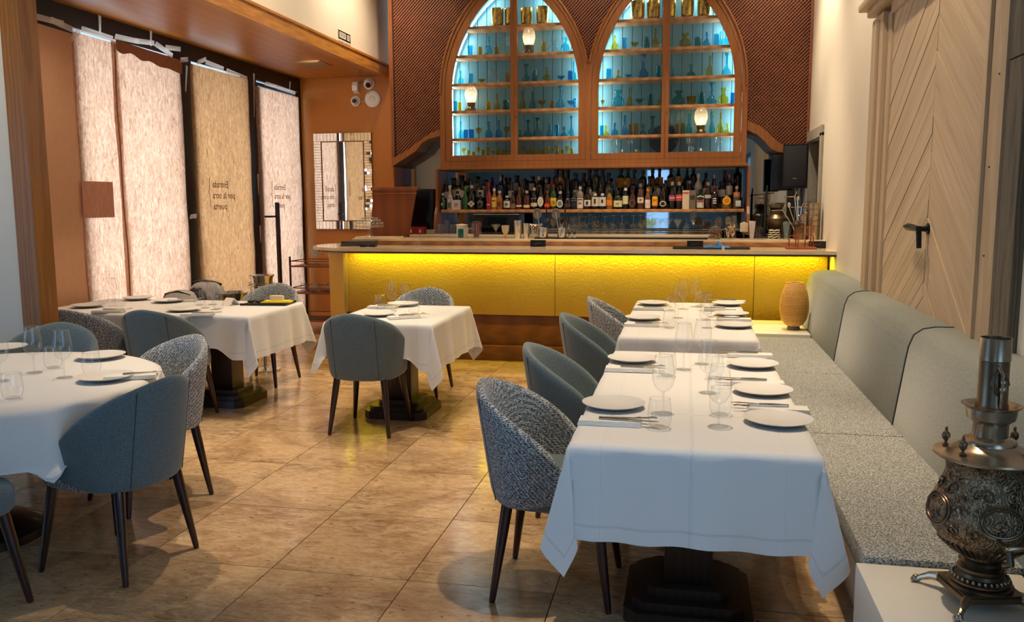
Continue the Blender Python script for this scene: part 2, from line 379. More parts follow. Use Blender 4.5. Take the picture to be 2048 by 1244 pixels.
def m_panel():
    t = NT('hammered_gold_panel'); v = t.tc(); n = t.noise(v, 42, 3, .5, .5); n2 = t.voro(v, 55)
    t.col(t.ramp(t.noise(v, 1.2, 2), [(.3, sp_((196, 160, 62))), (.7, sp_((208, 176, 80)))])); t.set(.38, .55)
    t.bump(t.math('ADD', n, t.math('MULTIPLY', n2, .4)), .6, .008); return t.m
M['panel'] = m_panel()
def m_stone():
    t = NT('polished_cream_counter'); n = t.noise(t.tc(), 6, 4); t.col(t.ramp(n, [(.3, sp_((218, 194, 158))), (.7, sp_((232, 212, 180)))])); t.set(.12); return t.m
M['stone'] = m_stone()
M['led_yellow'] = emit('yellow_led', (1.0, .82, .015), 115)
M['led_white'] = emit('white_led', (.80, .97, 1.0), 46)
M['bulb'] = emit('lamp_filament', (1.0, .74, .42), 60)
M['smooth'] = fabric('smooth_teal_upholstery', ((74, 88, 92), (92, 108, 112), (108, 124, 128)), 260, .9, .15)
M['tweed'] = fabric('tweed_upholstery', ((34, 42, 52), (88, 98, 108), (206, 208, 206)), 150, .95, .9, (1, 1, 1.5), rows=44)
M['bench_back'] = fabric('grey_green_upholstery', ((100, 106, 98), (118, 122, 112), (134, 138, 128)), 240, .9, .2, (1, 1, .5))
M['bench_seat'] = fabric('woven_grey_seat', ((70, 72, 72), (124, 126, 124), (200, 200, 192)), 190, .95, .9)
M['piping'] = plain('dark_seam', (62, 74, 76), .9)
def m_cloth():
    t = NT('white_tablecloth'); a = t.add('ShaderNodeAttribute', attribute_name='edge'); sx = t.add('ShaderNodeSeparateXYZ')
    t.link(a.outputs['Vector'], sx.inputs[0])
    hem = t.ramp(sx.outputs[0], [(.046, (1, 1, 1)), (.049, (.82, .82, .82)), (.053, (.82, .82, .82)), (.056, (1, 1, 1))])
    cr = t.ramp(sx.outputs[1], [(.0, (1, 1, 1)), (.007, (0, 0, 0))])
    wv = t.noise(t.tc(), 400, 2); lg = t.noise(t.tc(), 5, 3)
    t.col(t.mix(1.0, t.mix(1.0, sp_((236, 234, 230)), hem, 'MULTIPLY'), t.ramp(wv, [(.3, (.97, .97, .97)), (.7, (1, 1, 1))]), 'MULTIPLY')); t.set(.8)
    h = t.math('ADD', t.math('MULTIPLY', cr, 1.6), t.math('ADD', t.math('MULTIPLY', wv, .05), t.math('MULTIPLY', lg, .6)))
    t.bump(h, .35, .008); t.b.inputs['Sheen Weight'].default_value = .2; return t.m
M['cloth'] = m_cloth()
def m_plank(ang):
    t = NT('limed_oak_plank'); oi = t.add('ShaderNodeObjectInfo'); r = oi.outputs['Random']
    cx = t.add('ShaderNodeCombineXYZ'); t.link(t.math('MULTIPLY', r, 31.0), cx.inputs[1])
    v = t.map((1, 1, 22), src=t.map((1, 1, 1), rot=(ang, 0, 0)), loc=cx.outputs[0]); n = t.noise(v, 1.5, 5, .7, .5)
    c = t.ramp(n, [(.3, sp_((188, 162, 130))), (.5, sp_((204, 180, 148))), (.75, sp_((212, 190, 160)))])
    t.col(t.mix(1.0, c, t.ramp(r, [(0, (.88, .86, .84)), (1, (1, 1, 1))]), 'MULTIPLY')); t.set(.65); t.bump(n, .25, .003); return t.m
M['plank_n'] = m_plank(-.61); M['plank_f'] = m_plank(.555)
M['limed'] = wood('limed_oak_frame', (206, 182, 150), (170, 144, 112), (5, 5, .6), .6, ring=4, dist=4)
M['oldpost'] = wood('weathered_dark_post', (112, 104, 90), (58, 54, 46), (7, 7, .7), .75, ring=3, dist=8)
def m_bronze():
    t = NT('embossed_old_bronze'); v = t.tc()
    sc = t.wave(t.map((1, 1, 1)), 22, 14, 2, dsc=2.2); vo = t.voro(v, 26); n = t.noise(v, 60, 4)
    h = t.math('ADD', t.math('MULTIPLY', sc, .6), t.math('MULTIPLY', vo, .8))
    t.col(t.ramp(h, [(.2, sp_((62, 48, 36))), (.55, sp_((116, 96, 74))), (.9, sp_((156, 136, 108)))])); t.set(.38, .85); t.bump(t.math('ADD', h, t.math('MULTIPLY', n, .1)), .42, .010); return t.m
M['bronze_emb'] = m_bronze()
M['bronze'] = plain('old_silvered_bronze', (116, 98, 78), .34, .88, var=.25, nsc=9)
M['bronze_bright'] = plain('worn_silver_plate', (172, 156, 134), .26, .92, var=.15, nsc=9)
def m_egg():
    t = NT('crackled_glass'); t.n.remove(t.b); tr = t.add('ShaderNodeBsdfTransparent'); tl = t.add('ShaderNodeBsdfTranslucent'); gl = t.add('ShaderNodeBsdfGlossy')
    gl.inputs['Roughness'].default_value = .1; tr.inputs[0].default_value = (1, .95, .9, 1); tl.inputs[0].default_value = (.95, .82, .72, 1)
    vo = t.voro(t.tc(), 70, 'DISTANCE_TO_EDGE'); m1 = t.add('ShaderNodeMixShader'); t.link(t.ramp(vo, [(.0, (.25, .25, .25)), (.12, (.75, .75, .75))]), m1.inputs[0])
    t.link(tl.outputs[0], m1.inputs[1]); t.link(tr.outputs[0], m1.inputs[2]); m2 = t.add('ShaderNodeMixShader'); m2.inputs[0].default_value = .12
    t.link(m1.outputs[0], m2.inputs[1]); t.link(gl.outputs[0], m2.inputs[2]); t.link(m2.outputs[0], t.out.inputs[0]); return t.m
M['egg'] = m_egg()
M['rattan'] = plain('woven_rattan', (252, 196, 104), .6, var=.12, nsc=60)
def mirror_mat():
    t = NT('mirror_silver'); t.set(.015, 1); t.b.inputs['Base Color'].default_value = (.86, .88, .88, 1); return t.m
M['mirror'] = mirror_mat()
def dark_mirror():
    t = NT('smoked_mirror'); t.set(.03, 1); t.b.inputs['Base Color'].default_value = (.34, .37, .39, 1); return t.m
M['smoked'] = dark_mirror()
_mc = {}
def colm(c, rough=.5, metal=0):
    k = (c, rough, metal)
    if k not in _mc: _mc[k] = plain('colour_%d_%d_%d' % c, c, rough, metal)
    return _mc[k]
def botglass(c):
    k = ('b', c)
    if k not in _mc:
        t = NT('bottle_glass_%d_%d_%d' % c); t.col(t.ramp(t.noise(t.tc(), 9, 1), [(.3, tuple(x * .8 for x in sp_(c))), (.7, sp_(c))])); t.set(.06)
        t.b.inputs['Coat Weight'].default_value = .6; _mc[k] = t.m
    return _mc[k]
# ---------------------------------------------------------------- room shell
XR, YB, YL, XH, XW, YO, ZS = 1.28, 9.87, 4.75, -3.78, -5.03, 10.70, 3.18
TX, TY, TX0, TY0 = 0.613, 0.6915, -1.715, 3.894
fl = struct('floor', MB().box(-6.3, 1.5, -3.1, 10.9, -0.12, -0.006), M['grout'])
_tm = {}
for i in range(-8, 6):
    for j in range(-10, 10):
        x0, x1 = max(-6.2, TX0 + i * TX), min(XR, TX0 + (i + 1) * TX); y0, y1 = max(-3, TY0 + j * TY), min(YO, TY0 + (j + 1) * TY)
        if x1 - x0 < .02 or y1 - y0 < .02: continue
        if y0 < 1.3 and x0 < -4.0 or x0 < -4.7 and y0 < 4 or x0 > -3.2 and y0 > 8.2 or y0 < -1.4: continue
        k = (round(x1 - x0, 3), round(y1 - y0, 3))
        if k not in _tm:
            _tm[k] = MB().bbox(0.002, k[0] - .002, 0.002, k[1] - .002, -.014, 0, .0016).mesh('tile', M['floor'], False)
        obj('tile', _tm[k], fl, (x0, y0, 0))
struct('floor_margin', MB().box(-6.2, XR, -3, TY0 - 8 * TY, -.01, 0), M['floor'])
# right wall with the bar door opening and the glazing by the camera
DY0, DY1, DZ = 8.88, 9.80, 2.20
WY0, WY1, WZ0, WZ1 = -2.2, 1.7, 0.35, 2.6
w = MB()
for y0, y1, z0, z1 in [(DY1, 10.9, 0, CZ), (DY0, DY1, DZ, CZ), (WY1, DY0, 0, CZ), (WY0, WY1, 0, WZ0), (WY0, WY1, WZ1, CZ), (-3.1, WY0, 0, CZ)]:
    w.box(XR, XR + .16, y0, y1, z0, z1)
struct('wall_right', w, M['plaster'])
struct('ceiling', MB().box(-6.3, 1.5, -3.1, 10.9, CZ, CZ + .1), M['ceiling'])
struct('wall_left', MB().box(-6.3, -6.2, -3.1, -1.0, 0, CZ).box(-6.3, -6.2, 2.2, YL, 0, CZ).box(-6.3, -6.2, -1.0, 2.2, 0, .3).box(-6.3, -6.2, -1.0, 2.2, 2.7, CZ), M['plaster_cool'])
w3 = struct('window_3', MB().box(-6.28, -6.22, -1.0, -.94, .3, 2.7).box(-6.28, -6.22, 2.14, 2.2, .3, 2.7).box(-6.28, -6.22, -.94, 2.14, .3, .36).box(-6.28, -6.22, -.94, 2.14, 2.64, 2.7).box(-6.28, -6.22, .57, .63, .36, 2.64), M['black'])  # made-up window, put in to carry the left fill light
MB().box(-6.255, -6.25, -.94, 2.14, .36, 2.64).build('pane', M['pane'], w3, False)
struct('wall_left_end', MB().box(-6.2, -4.21, YL, YL + .1, 0, CZ).box(-4.21, XH, YL, YL + .1, ZS + .12, CZ), M['plaster_cool'])
struct('wall_left_upper', MB().box(XH - .1, XH, YL + .1, YO, ZS + .1, CZ), M['plaster'])
struct('wall_niche_end', MB().box(XW - .1, XH + .3, YO, YO + .1, 0, ZS + .1), M['orange'])
struct('wall_back', MB().box(-3.5, XR, 10.24, 10.34, 0, CZ), M['lattice_back'])
struct('trim_1', MB().box(-3.5, -3.468, YB, 10.7, 0, CZ), M['orange'], label='narrow orange edge of the bar back wall')
struct('wall_niche_upper', MB().box(XH - .1, -3.468, YO + .1, YO + .2, 0, CZ), M['plaster'])
# soffit over the window niche with its pine edge
struct('ceiling_niche', MB().box(XW, XH - .02, YL + .1, YO, ZS, ZS + .06), M['soffit'])
t_ = MB(); t_.box(XH - .05, XH + .018, YL + .1, YO, ZS - .03, ZS + .10); t_.box(XH - .02, XH + .032, YL + .1, YO, ZS + .10, ZS + .125)
struct('trim_2', t_, M['trimwood'], label='long pine trim along the soffit edge')
p_ = MB(); p_.box(-4.21, -4.075, YL - .03, YL + .13, 0, ZS + .1); p_.box(-4.10, -4.06, YL - .045, YL + .0, 0, ZS + .1)
struct('trim_3', p_, M['postwood'], label='tall oiled pine post at the near end of the window niche')
# rear wall, seen only in the mirrors
rw = struct('wall_rear', MB().box(-6.3, -1.13, -3.1, -3, 0, CZ).box(-.43, XR, -3.1, -3, 0, CZ).box(-1.13, -.43, -3.1, -3, 2.5, CZ), M['rearteal'])
bme = MB().bbox(.004, .236, -3, -2.982, .02, CZ - .02, .004).mesh('board', M['rearteal'], False)
for k in range(20):
    x = -3.7 + k * .24
    if not (-1.36 < x < -.43): obj('board', bme, rw, (x, 0, 0))
# window wall
wn = struct('window_1', MB().box(XW - .06, XW, YL + .1, YO, ZS - .17, ZS).box(XW - .06, XW, YL + .1, 6.42, 0, ZS - .17).box(XW - .06, XW, 7.84, 8.15, 0, ZS - .17)
            .box(XW - .06, XW, 9.24, 9.51, 0, ZS - .17).box(XW - .06, XW, 10.6, YO, 0, ZS - .17).box(XW - .06, XW, 6.42, 9.24, 0, .1), M['black'], label='black metal framed shopfront window')
MB().box(XW - .035, XW - .029, 6.42, 7.84, .1, ZS - .17).build('pane', M['pane'], wn, False)
MB().box(XW - .035, XW - .029, 8.15, 9.24, .1, ZS - .17).build('pane', M['pane'], wn, False)
dr = struct('door_1', MB().box(XW - .05, XW - .01, 9.515, 9.56, .02, ZS - .19).box(XW - .05, XW - .01, 10.56, 10.598, .02, ZS - .19).box(XW - .05, XW - .01, 9.56, 10.56, ZS - .23, ZS - .19)
            .box(XW - .05, XW - .01, 9.56, 10.56, .02, .1), M['black'], label='papered glass street door with a tall bar handle')
MB().box(XW - .034, XW - .028, 9.56, 10.56, .1, ZS - .23).build('pane', M['pane'], dr, False)
h = MB().bbox(XW + .10, XW + .135, 9.66, 9.72, .30, 1.57, .006).build('pull_handle', M['handle'], dr)
for z in (1.40, .47): MB().tube([(XW - .01, 9.56, z), (XW + .1, 9.56, z), (XW + .117, 9.68, z)], .012).build('handle_bracket', M['handle'], h)

def sheet(name, mat, y0, y1, z0, z1, x, seed, amp=.010, top=None, nu=14, nv=40):
    random.seed(seed); ph = random.random() * 9
    def f(u, v):
        zt = z1 if top is None else z1 + (top - z1) * u
        y = y0 + (y1 - y0) * u; z = z0 + (zt - z0) * v
        e = .006 * sin(z * 5.1 + ph) * (1 if u > .5 else -1) * abs(2 * u - 1)
        return (x + amp * (noise.noise(Vector((y * 3, z * 1.1, ph))) + .5 * noise.noise(Vector((y * 9, z * 3, ph)))) + amp, y + e, z)
    return MB().grid(f, nu, nv)
XP = XW + .012
def paper(label, mat, *a, **k):
    o = sheet('p', mat, *a, **k).build('paper_sheet', mat); return tag(o, label, 'paper', 'paper sheets taped over the shop windows')
pa = paper('plain dark kraft paper sheet against the niche end, beside the pine post', M['paper_dark'], 5.0, 6.39, .02, 2.99, XP, 1, amp=.012, top=2.95)
pb = paper('narrow backlit pinkish paper sheet with a brown square patch', M['paper'], 6.36, 6.92, .02, 2.97, XP + .014, 2, amp=.007, nu=8)
pc = paper('widest backlit pinkish paper sheet with a folded top edge', M['paper'], 6.83, 7.87, .02, 2.99, XP + .026, 3, amp=.012, top=2.97)
pd_ = paper('warm tan paper sheet on the middle pane with faint mirrored lettering', M['paper_warm'], 8.08, 9.26, .02, 2.98, XP, 4, amp=.016)
pe = paper('pink paper sheet on the street door behind the bar handle', M['paper'], 9.445, 10.58, .12, 2.93, XP, 5, amp=.010)
MB().grid(lambda u, v: (XP + .066 + .004 * sin(u * 9), 6.86 + 1.0 * u, 2.99 - .02 * u - (.085 + .02 * sin(u * 22) * (1 - u) + .05 * u) * v), 24, 2).build('folded_edge', M['paper_fold'], pc)
MB().grid(lambda u, v: (XP + .040, 6.335 + .40 * u, 1.44 + .31 * v), 4, 4).build('patch', M['patch'], pb, label='square brown paper patch')
MB().tube([(XP + .056 + .004 * sin(z * 7), 6.852 + .012 * sin(z * 2.1), z) for z in [.05 + .1 * q for q in range(30)]], .006, 6).build('overlap_seam', M['paper_fold'], pc)
ink = colm((146, 100, 70), .8)  # brown letters stand for glass lettering shadowed onto the backlit paper
for par, y, z, s in ((pd_, 8.36, 1.76, .105), (pe, 9.76, 1.755, .098)):
    for k, ln in enumerate(('Entrada', 'por la otra', 'puerta')):
        mb = text_mb(ln, s, .0006, 'RIGHT'); o = mb.build('lettering', ink, par, False)
        o.matrix_world = Matrix(((0, 0, -1, XP + .04), (-1, 0, 0, y), (0, 1, 0, z - .03 - k * s * 1.12), (0, 0, 0, 1)))
    yb = y - .06
    MB().tube([(XP + .04, yb + .02, z + .08), (XP + .04, yb, z + .05), (XP + .04, yb, z - .05), (XP + .04, yb - .02, z - .08), (XP + .04, yb, z - .11), (XP + .04, yb, z - .21), (XP + .04, yb + .02, z - .24)], .003, 5).build('lettering', ink, par)
random.seed(11)
def tape(par, y, z, a, L, wd=.045):
    c_, s_ = cos(a), sin(a); q = [(-L / 2, -wd / 2), (L / 2, -wd / 2), (L / 2, wd / 2), (-L / 2, wd / 2)]
    MB().add([(XP + .074 + .006 * i, y + p[0] * c_ - p[1] * s_, z + p[0] * s_ + p[1] * c_) for i, p in enumerate(q)], [(0, 1, 2, 3)]).build('tape', M['tape'], par, False)
for par, y, z, a, L in [(pa, 5.95, 2.99, .02, .5), (pa, 5.75, 3.08, 1.5, .22), (pa, 6.2, 2.98, -.12, .3), (pa, 6.33, 2.93, .7, .14), (pb, 6.6, 2.99, -.02, .4), (pb, 6.64, 3.07, 1.5, .16), (pc, 7.0, 3.02, .05, .34),
                        (pc, 7.25, 3.04, .1, .3), (pc, 7.35, 3.09, 1.45, .14), (pc, 7.55, 3.02, -.25, .28), (pc, 7.7, 3.06, .1, .26), (pc, 7.88, 2.98, .2, .14), (pc, 7.9, 2.8, 1.4, .26), (pc, 7.9, 1.43, .05, .12),
                        (pd_, 8.2, 3.02, .35, .18), (pd_, 8.45, 3.01, -.05, .35), (pd_, 8.9, 2.98, -.06, .45), (pd_, 9.27, 2.8, 1.5, .5), (pd_, 9.28, 1.78, 1.55, .24), (pd_, 9.28, 1.2, 1.55, .2),
                        (pe, 9.7, 2.97, 0, .3), (pe, 10.1, 2.96, -.03, .5), (pe, 10.2, 3.03, 1.4, .1), (pe, 10.59, 2.7, 1.5, .4), (pe, 10.6, 1.75, 1.55, .2), (pe, 10.6, 1.1, 1.5, .3), (pe, 10.6, .55, 1.45, .3)]:
    tape(par, y, z, a, L)
# glazing near the camera (mirrors and daylight only)
wg = struct('window_2', MB().box(XR + .02, XR + .08, WY0, WY1, WZ0, WZ0 + .06).box(XR + .02, XR + .08, WY0, WY1, WZ1 - .06, WZ1).box(XR + .02, XR + .08, WY0, WY0 + .06, WZ0, WZ1)
            .box(XR + .02, XR + .08, WY1 - .06, WY1, WZ0, WZ1).box(XR + .02, XR + .08, -.3, -.24, WZ0, WZ1), M['black'])
MB().box(XR + .045, XR + .05, WY0 + .06, WY1 - .06, WZ0 + .06, WZ1 - .06).build('pane', M['pane'], wg, False)
dg = struct('door_2', MB().box(-1.13, -1.07, -3.08, -3.02, 0, 2.5).box(-.49, -.43, -3.08, -3.02, 0, 2.5).box(-1.07, -.49, -3.08, -3.02, 2.42, 2.5).box(-1.07, -.49, -3.08, -3.02, 0, .1), M['black'])
MB().box(-1.07, -.49, -3.055, -3.05, .1, 2.42).build('pane', M['pane'], dg, False)

# ---------------------------------------------------------------- bar door in the right wall
bd = struct('door_3', MB().bbox(XR + .09, XR + .13, DY0, DY1, 0, DZ, .003), M['greypanel'], label='grey panel door beside the bar')
fr = MB(); fr.bbox(XR - .025, XR + .02, DY0 - .10, DY0 + .02, 0, DZ + .02, .006); fr.bbox(XR - .025, XR + .02, DY0 - .10, 9.86, DZ - .02, DZ + .09, .006); fr.box(XR, XR + .09, DY0, DY0 + .03, 0, DZ); fr.box(XR, XR + .09, DY1 - .03, DY1, 0, DZ); fr.box(XR, XR + .09, DY0, DY1, DZ - .03, DZ)
fr.build('door_frame', M['greyframe'], bd, False); MB().box(XR + .06, XR + .088, DY0 + .12, DY0 + .16, 0, DZ - .05).build('door_stop', M['whiteplastic'], bd, False)

# ---------------------------------------------------------------- tall chevron door, planks one by one
cd = struct('door_4', MB().box(XR - .004, XR, 3.92, 5.98, 0, 2.80), colm((70, 54, 40), .8), label='tall limed oak double door of chevron planks')
PX0, PX1 = XR - .030, XR - .004
YC, YN, YF, ZT = 4.89, 4.02, 5.90, 2.72
def clip(poly, a, b, c):          # keep a*y+b*z<=c
    out = []
    for i, p in enumerate(poly):
        q = poly[(i + 1) % len(poly)]; dp = a * p[0] + b * p[1] - c; dq = a * q[0] + b * q[1] - c
        if dp <= 0: out.append(p)
        if (dp < 0) != (dq < 0): t = dp / (dp - dq); out.append((p[0] + (q[0] - p[0]) * t, p[1] + (q[1] - p[1]) * t))
    return out
random.seed(5)
for side, (ya, yb, sl) in (('n', (YC - .003, YN, .70)), ('f', (YC + .003, YF, .62))):
    W = abs(yb - ya); pitch = .172 if side == 'n' else .0865
    for k in range(-1, 22 if side == 'n' else 44):
        zt = ZT + W * sl + .03 - k * pitch
        g = .0035 if side == 'n' else .002
        poly = [(ya, zt - g), (yb, zt - W * sl - g), (yb, zt - W * sl - pitch + g), (ya, zt - pitch + g)]
        poly = clip(poly, 0, 1, ZT); poly = clip(poly, 0, -1, -.04) if poly else poly
        if len(poly) < 3: continue
        d = random.uniform(0, .004)
        o = MB().prism(poly, PX0 + d, PX1, 'x').build('plank', M['plank_' + side], cd, False)
fm = MB()
def rail(y0, y1, z0, z1, x0, b=.006): fm.bbox(x0, XR, y0, y1, z0, z1, b)
rail(YF, YF + .10, 0, 2.74, XR - .045); rail(YF + .10, 6.33, 0, 2.76, XR - .075, .012); rail(YF + .19, YF + .33, 0, 2.72, XR - .095, .01)
rail(3.80, YN - .05, 0, CZ - .9, XR - .05); rail(YN - .05, YN, 0, 2.74, XR - .066, .01)
rail(YN, YF, ZT, ZT + .1, XR - .05)
fm.build('door_frame', M['limed'], cd)
co = MB(); co.bbox(XR - .10, XR, YN - .1, 6.40, 2.79, 2.84, .012); co.bbox(XR - .15, XR, YN - .1, 6.46, 2.84, 2.89, .016); co.bbox(XR - .12, XR, YN - .1, 6.42, 2.89, 2.97, .01)
co.build('cornice', M['limed'], cd)
lv = at_x(1832, 456, XR - .05); LY, LZ = 4.95, 1.405
hb = MB().lathe([(.030, 0), (.030, .008), (.016, .014), (.012, .05)], 16, (XR - .03, LY - .10, LZ), (-1, 0, 0))
hb.tube([(XR - .085, LY - .12, LZ), (XR - .09, LY - .02, LZ + .004), (XR - .088, LY + .08, LZ + .006), (XR - .085, LY + .17, LZ + .004)], [.014, .019, .02, .009], 12)
hb.tube([(XR - .085, LY - .12, LZ + .01), (XR - .085, LY - .135, LZ - .03), (XR - .08, LY - .13, LZ - .10)], [.015, .014, .013], 12)
hb.build('lever_handle', colm((28, 30, 34), .3, .6), cd)
nails = MB()
for q in range(4): nails.sphere((XR - .052, 3.86 + random.uniform(0, .06), .95 + q * .37), .004, 8, 5)
nails.build('nail_head', colm((60, 48, 38), .6), cd, kind='stuff')
op = struct('trim_4', MB().bbox(XR - .04, XR, 3.62, 3.80, 0, 2.1, .004).bbox(XR - .042, XR, 3.62, 3.80, 2.104, CZ - .6, .004), M['oldpost'], label='weathered dark timber post beside the chevron door')
# ---------------------------------------------------------------- arched cabinet over the bar
ZA, OFF, RI, RD, RO = 2.82, .67, 1.415, 1.497, 1.555
CXS = (-1.976, -.262); CZ0 = 1.975
def hw(R, z): return R - OFF if z <= ZA else max(0.0, sqrt(max(0, R * R - (z - ZA) ** 2)) - OFF)
def zarch(R, d):                       # height of the arch at distance d from its centre
    d = abs(d); return ZA + sqrt(max(0, R * R - (d + OFF) ** 2)) if d < R - OFF else ZA
def arch(cx, R, z0, n=22, x0=-9, x1=9):
    """closed outline from bottom left over the apex, clipped to x0..x1"""
    top = ZA + sqrt(R * R - OFF * OFF); L = [(cx - (R - OFF), z0)]
    for i in range(n + 1):
        z = ZA + (top - ZA) * sin(pi / 2 * i / n); L.append((cx - hw(R, z), z))
    Rr = [(2 * cx - x, z) for x, z in reversed(L[:-1])]
    return L + Rr
def half(cx, R, z0, side, xc, n=22):
    """half arch outline between the vertical xc and the arc on one side"""
    top = zarch(R, xc - cx); pts = [(xc, z0), (cx + side * (R - OFF), z0)]
    for i in range(n + 1):
        z = ZA + (top - ZA) * sin(pi / 2 * i / n); d = hw(R, z)
        pts.append((cx + side * d, z))
    pts[-1] = (xc, top)
    return pts if side > 0 else pts
cab = thing('arched_cabinet', 'wall cabinet with two pointed arch glass doors above the bar', 'cabinet', (0, 0, 0))
xm = (CXS[0] + CXS[1]) / 2; zv = zarch(RO, xm - CXS[0])
A1 = [p for p in arch(CXS[0], RO, CZ0) if not (p[0] > CXS[0] + .1 and (p[1] < zv or p[0] > xm))]
A2 = [p for p in arch(CXS[1], RO, CZ0) if not (p[0] < CXS[1] - .1 and (p[1] < zv or p[0] < xm))]
outer = A1 + [(xm, zv)] + A2
facade([outer] + [arch(c, RD, 2.035) for c in CXS], 9.795, 9.87).build('casing', M['cabwood'], cab, False)
# raised edge bead of the casing
for c in CXS:
    pts = [p for p in arch(c, RO - .012, CZ0)[1:-1] if p[1] >= ZA - .01]
    pts = [p for p in pts if not ((c == CXS[0] and p[0] > xm) or (c == CXS[1] and p[0] < xm))]
    MB().tube([(p[0], 9.79, p[1]) for p in pts], .013, 8).build('arch_bead', M['cabwood'], cab)
MB().bbox(-2.90, .645, 9.78, 10.2, CZ0 - .035, CZ0, .006).build('bottom_board', M['cabwood'], cab)
for c in CXS:
    MB().add(*(lambda v, f: ([(p[0], 10.02 - p[2], p[1]) for p in v], f))(*curve_prism([arch(c, RD + .02, 2.03), arch(c, RD, 2.05)], .30))).build('lining', M['teal_panel'], cab, False)
    MB().box(c - .83, c + .83, 9.87, 10.17, 2.05, 2.10).build('cabinet_floor', M['shelfwood'], cab, False)
    k = 0; x = c - .84
    while x < c + .84:
        x1 = min(x + .112, c + .84); d = min(abs(x - c), abs(x1 - c)) if (x - c) * (x1 - c) > 0 else 0
        MB().bbox(x + .0025, x1 - .0025, 10.145, 10.165, 2.10, zarch(RD, d) + .02, .004).build('back_board', M['teal_panel'], cab, False); x += .112
    for zz in (2.31, 2.63, 2.94, 3.26, 3.58):
        wd = hw(RD, zz) - .012
        MB().bbox(c - wd, c + wd, 9.885, 10.143, zz - .032, zz, .004).build('shelf', M['shelfwood'], cab, False)
    for s in (-1, 1):
        # LED tape behind the frame, in lengths between the shelves
        zs_ = [2.10, 2.278, 2.31, 2.598, 2.63, 2.908, 2.94, 3.228, 3.26, 3.548, 3.58, 3.96]
        for q in range(0, 12, 2):
            za, zb = zs_[q] + .015, zs_[q + 1] - .015; n = 6; v = []; f = []
            for i in range(n + 1):
                z = za + (zb - za) * i / n; xx = c + s * (hw(RI, z) + .055)
                v += [(xx, 10.03, z), (xx, 10.07, z)]
            f = [(2 * i, 2 * i + 1, 2 * i + 3, 2 * i + 2) for i in range(n)]
            MB().add(v, f).build('led_strip', M['led_white'], cab, False)
        # door leaf with its glass
        xc = c + s * .0015
        outl = half(c, RD - .003, 2.038, s, xc); xi = c + s * .040
        inl = half(c, RI, 2.105, s, xi)
        leaf = facade([outl, inl], 9.805, 9.845).build('door', M['cabwood'], cab, False)
        inl2 = half(c, RI + .008, 2.098, s, xi - s * .008)
        n_ = len(inl2); MB().add([(p[0], 9.826, p[1]) for p in inl2], [tuple(range(n_))]).build('glass_pane', M['pane'], leaf, False)
        for hz in (2.25, 2.78):
            MB().tube([(c + s * (RD - OFF + .002), 9.797, hz - .05), (c + s * (RD - OFF + .002), 9.797, hz + .05)], .006, 8).build('hinge', M['cabwood'], leaf)
        MB().bbox(c + s * .018 - .004, c + s * .018 + .004, 9.798, 9.806, 2.52, 2.56, .001).build('lock', M['brass'], leaf) if s > 0 else None

# ---------------------------------------------------------------- lattice screens
lowL = [(784, 334), (797, 327), (810, 319), (822, 311), (834, 303), (841, 294), (847, 286), (859, 279), (875, 273)]
upL = [(784, 318), (797, 312), (809, 306), (820, 299), (830, 291), (842, 282), (853, 274), (864, 267), (877, 259)]
lowR = [(1497, 261), (1514, 270), (1529, 284), (1536, 292), (1543, 299), (1556, 305), (1570, 306), (1590, 306), (1608, 306)]
upR = [(1497, 242), (1518, 252), (1534, 264), (1541, 271), (1547, 277), (1559, 287), (1570, 292), (1590, 292), (1613, 291)]
def P2(l): return [(at_y(x, y, 9.87).x, at_y(x, y, 9.87).z) for x, y in l]
LL, UL, LR, UR = P2(lowL), P2(upL), P2(lowR), P2(upR)
LL[0] = (-3.468, LL[0][1]); UL[0] = (-3.468, UL[0][1]); LL[-1] = (-2.868, LL[-1][1]); UL[-1] = (-2.868, UL[-1][1])
LR[0] = (.628, LR[0][1]); UR[0] = (.628, UR[0][1]); LR[-1] = (XR, LR[-1][1]); UR[-1] = (XR, UR[-1][1])
def interp(L, x):
    for a, b in zip(L, L[1:]):
        if a[0] <= x <= b[0]: return a[1] + (b[1] - a[1]) * (x - a[0]) / max(1e-6, b[0] - a[0])
    return L[0][1] if x < L[0][0] else L[-1][1]
def inarch(x, z, R): return any(abs(x - c) < (hw(R, z) if z > ZA else R - OFF) and z < ZA + sqrt(R * R - OFF * OFF) for c in CXS)
ZTOP = 4.6
def reg(which, x, z):
    if z > ZTOP or inarch(x, z, RO - .02): return False
    if which == 'l': return -3.44 < x < CXS[0] and z > interp(UL, x) - .03 and (x < CXS[0] - .3 or z > 4)
    if which == 'r': return CXS[1] < x < XR - .03 and z > interp(UR, x) - .03 and (x > CXS[1] + .3 or z > 4)
    return CXS[0] <= x <= CXS[1] and z > zv - .1
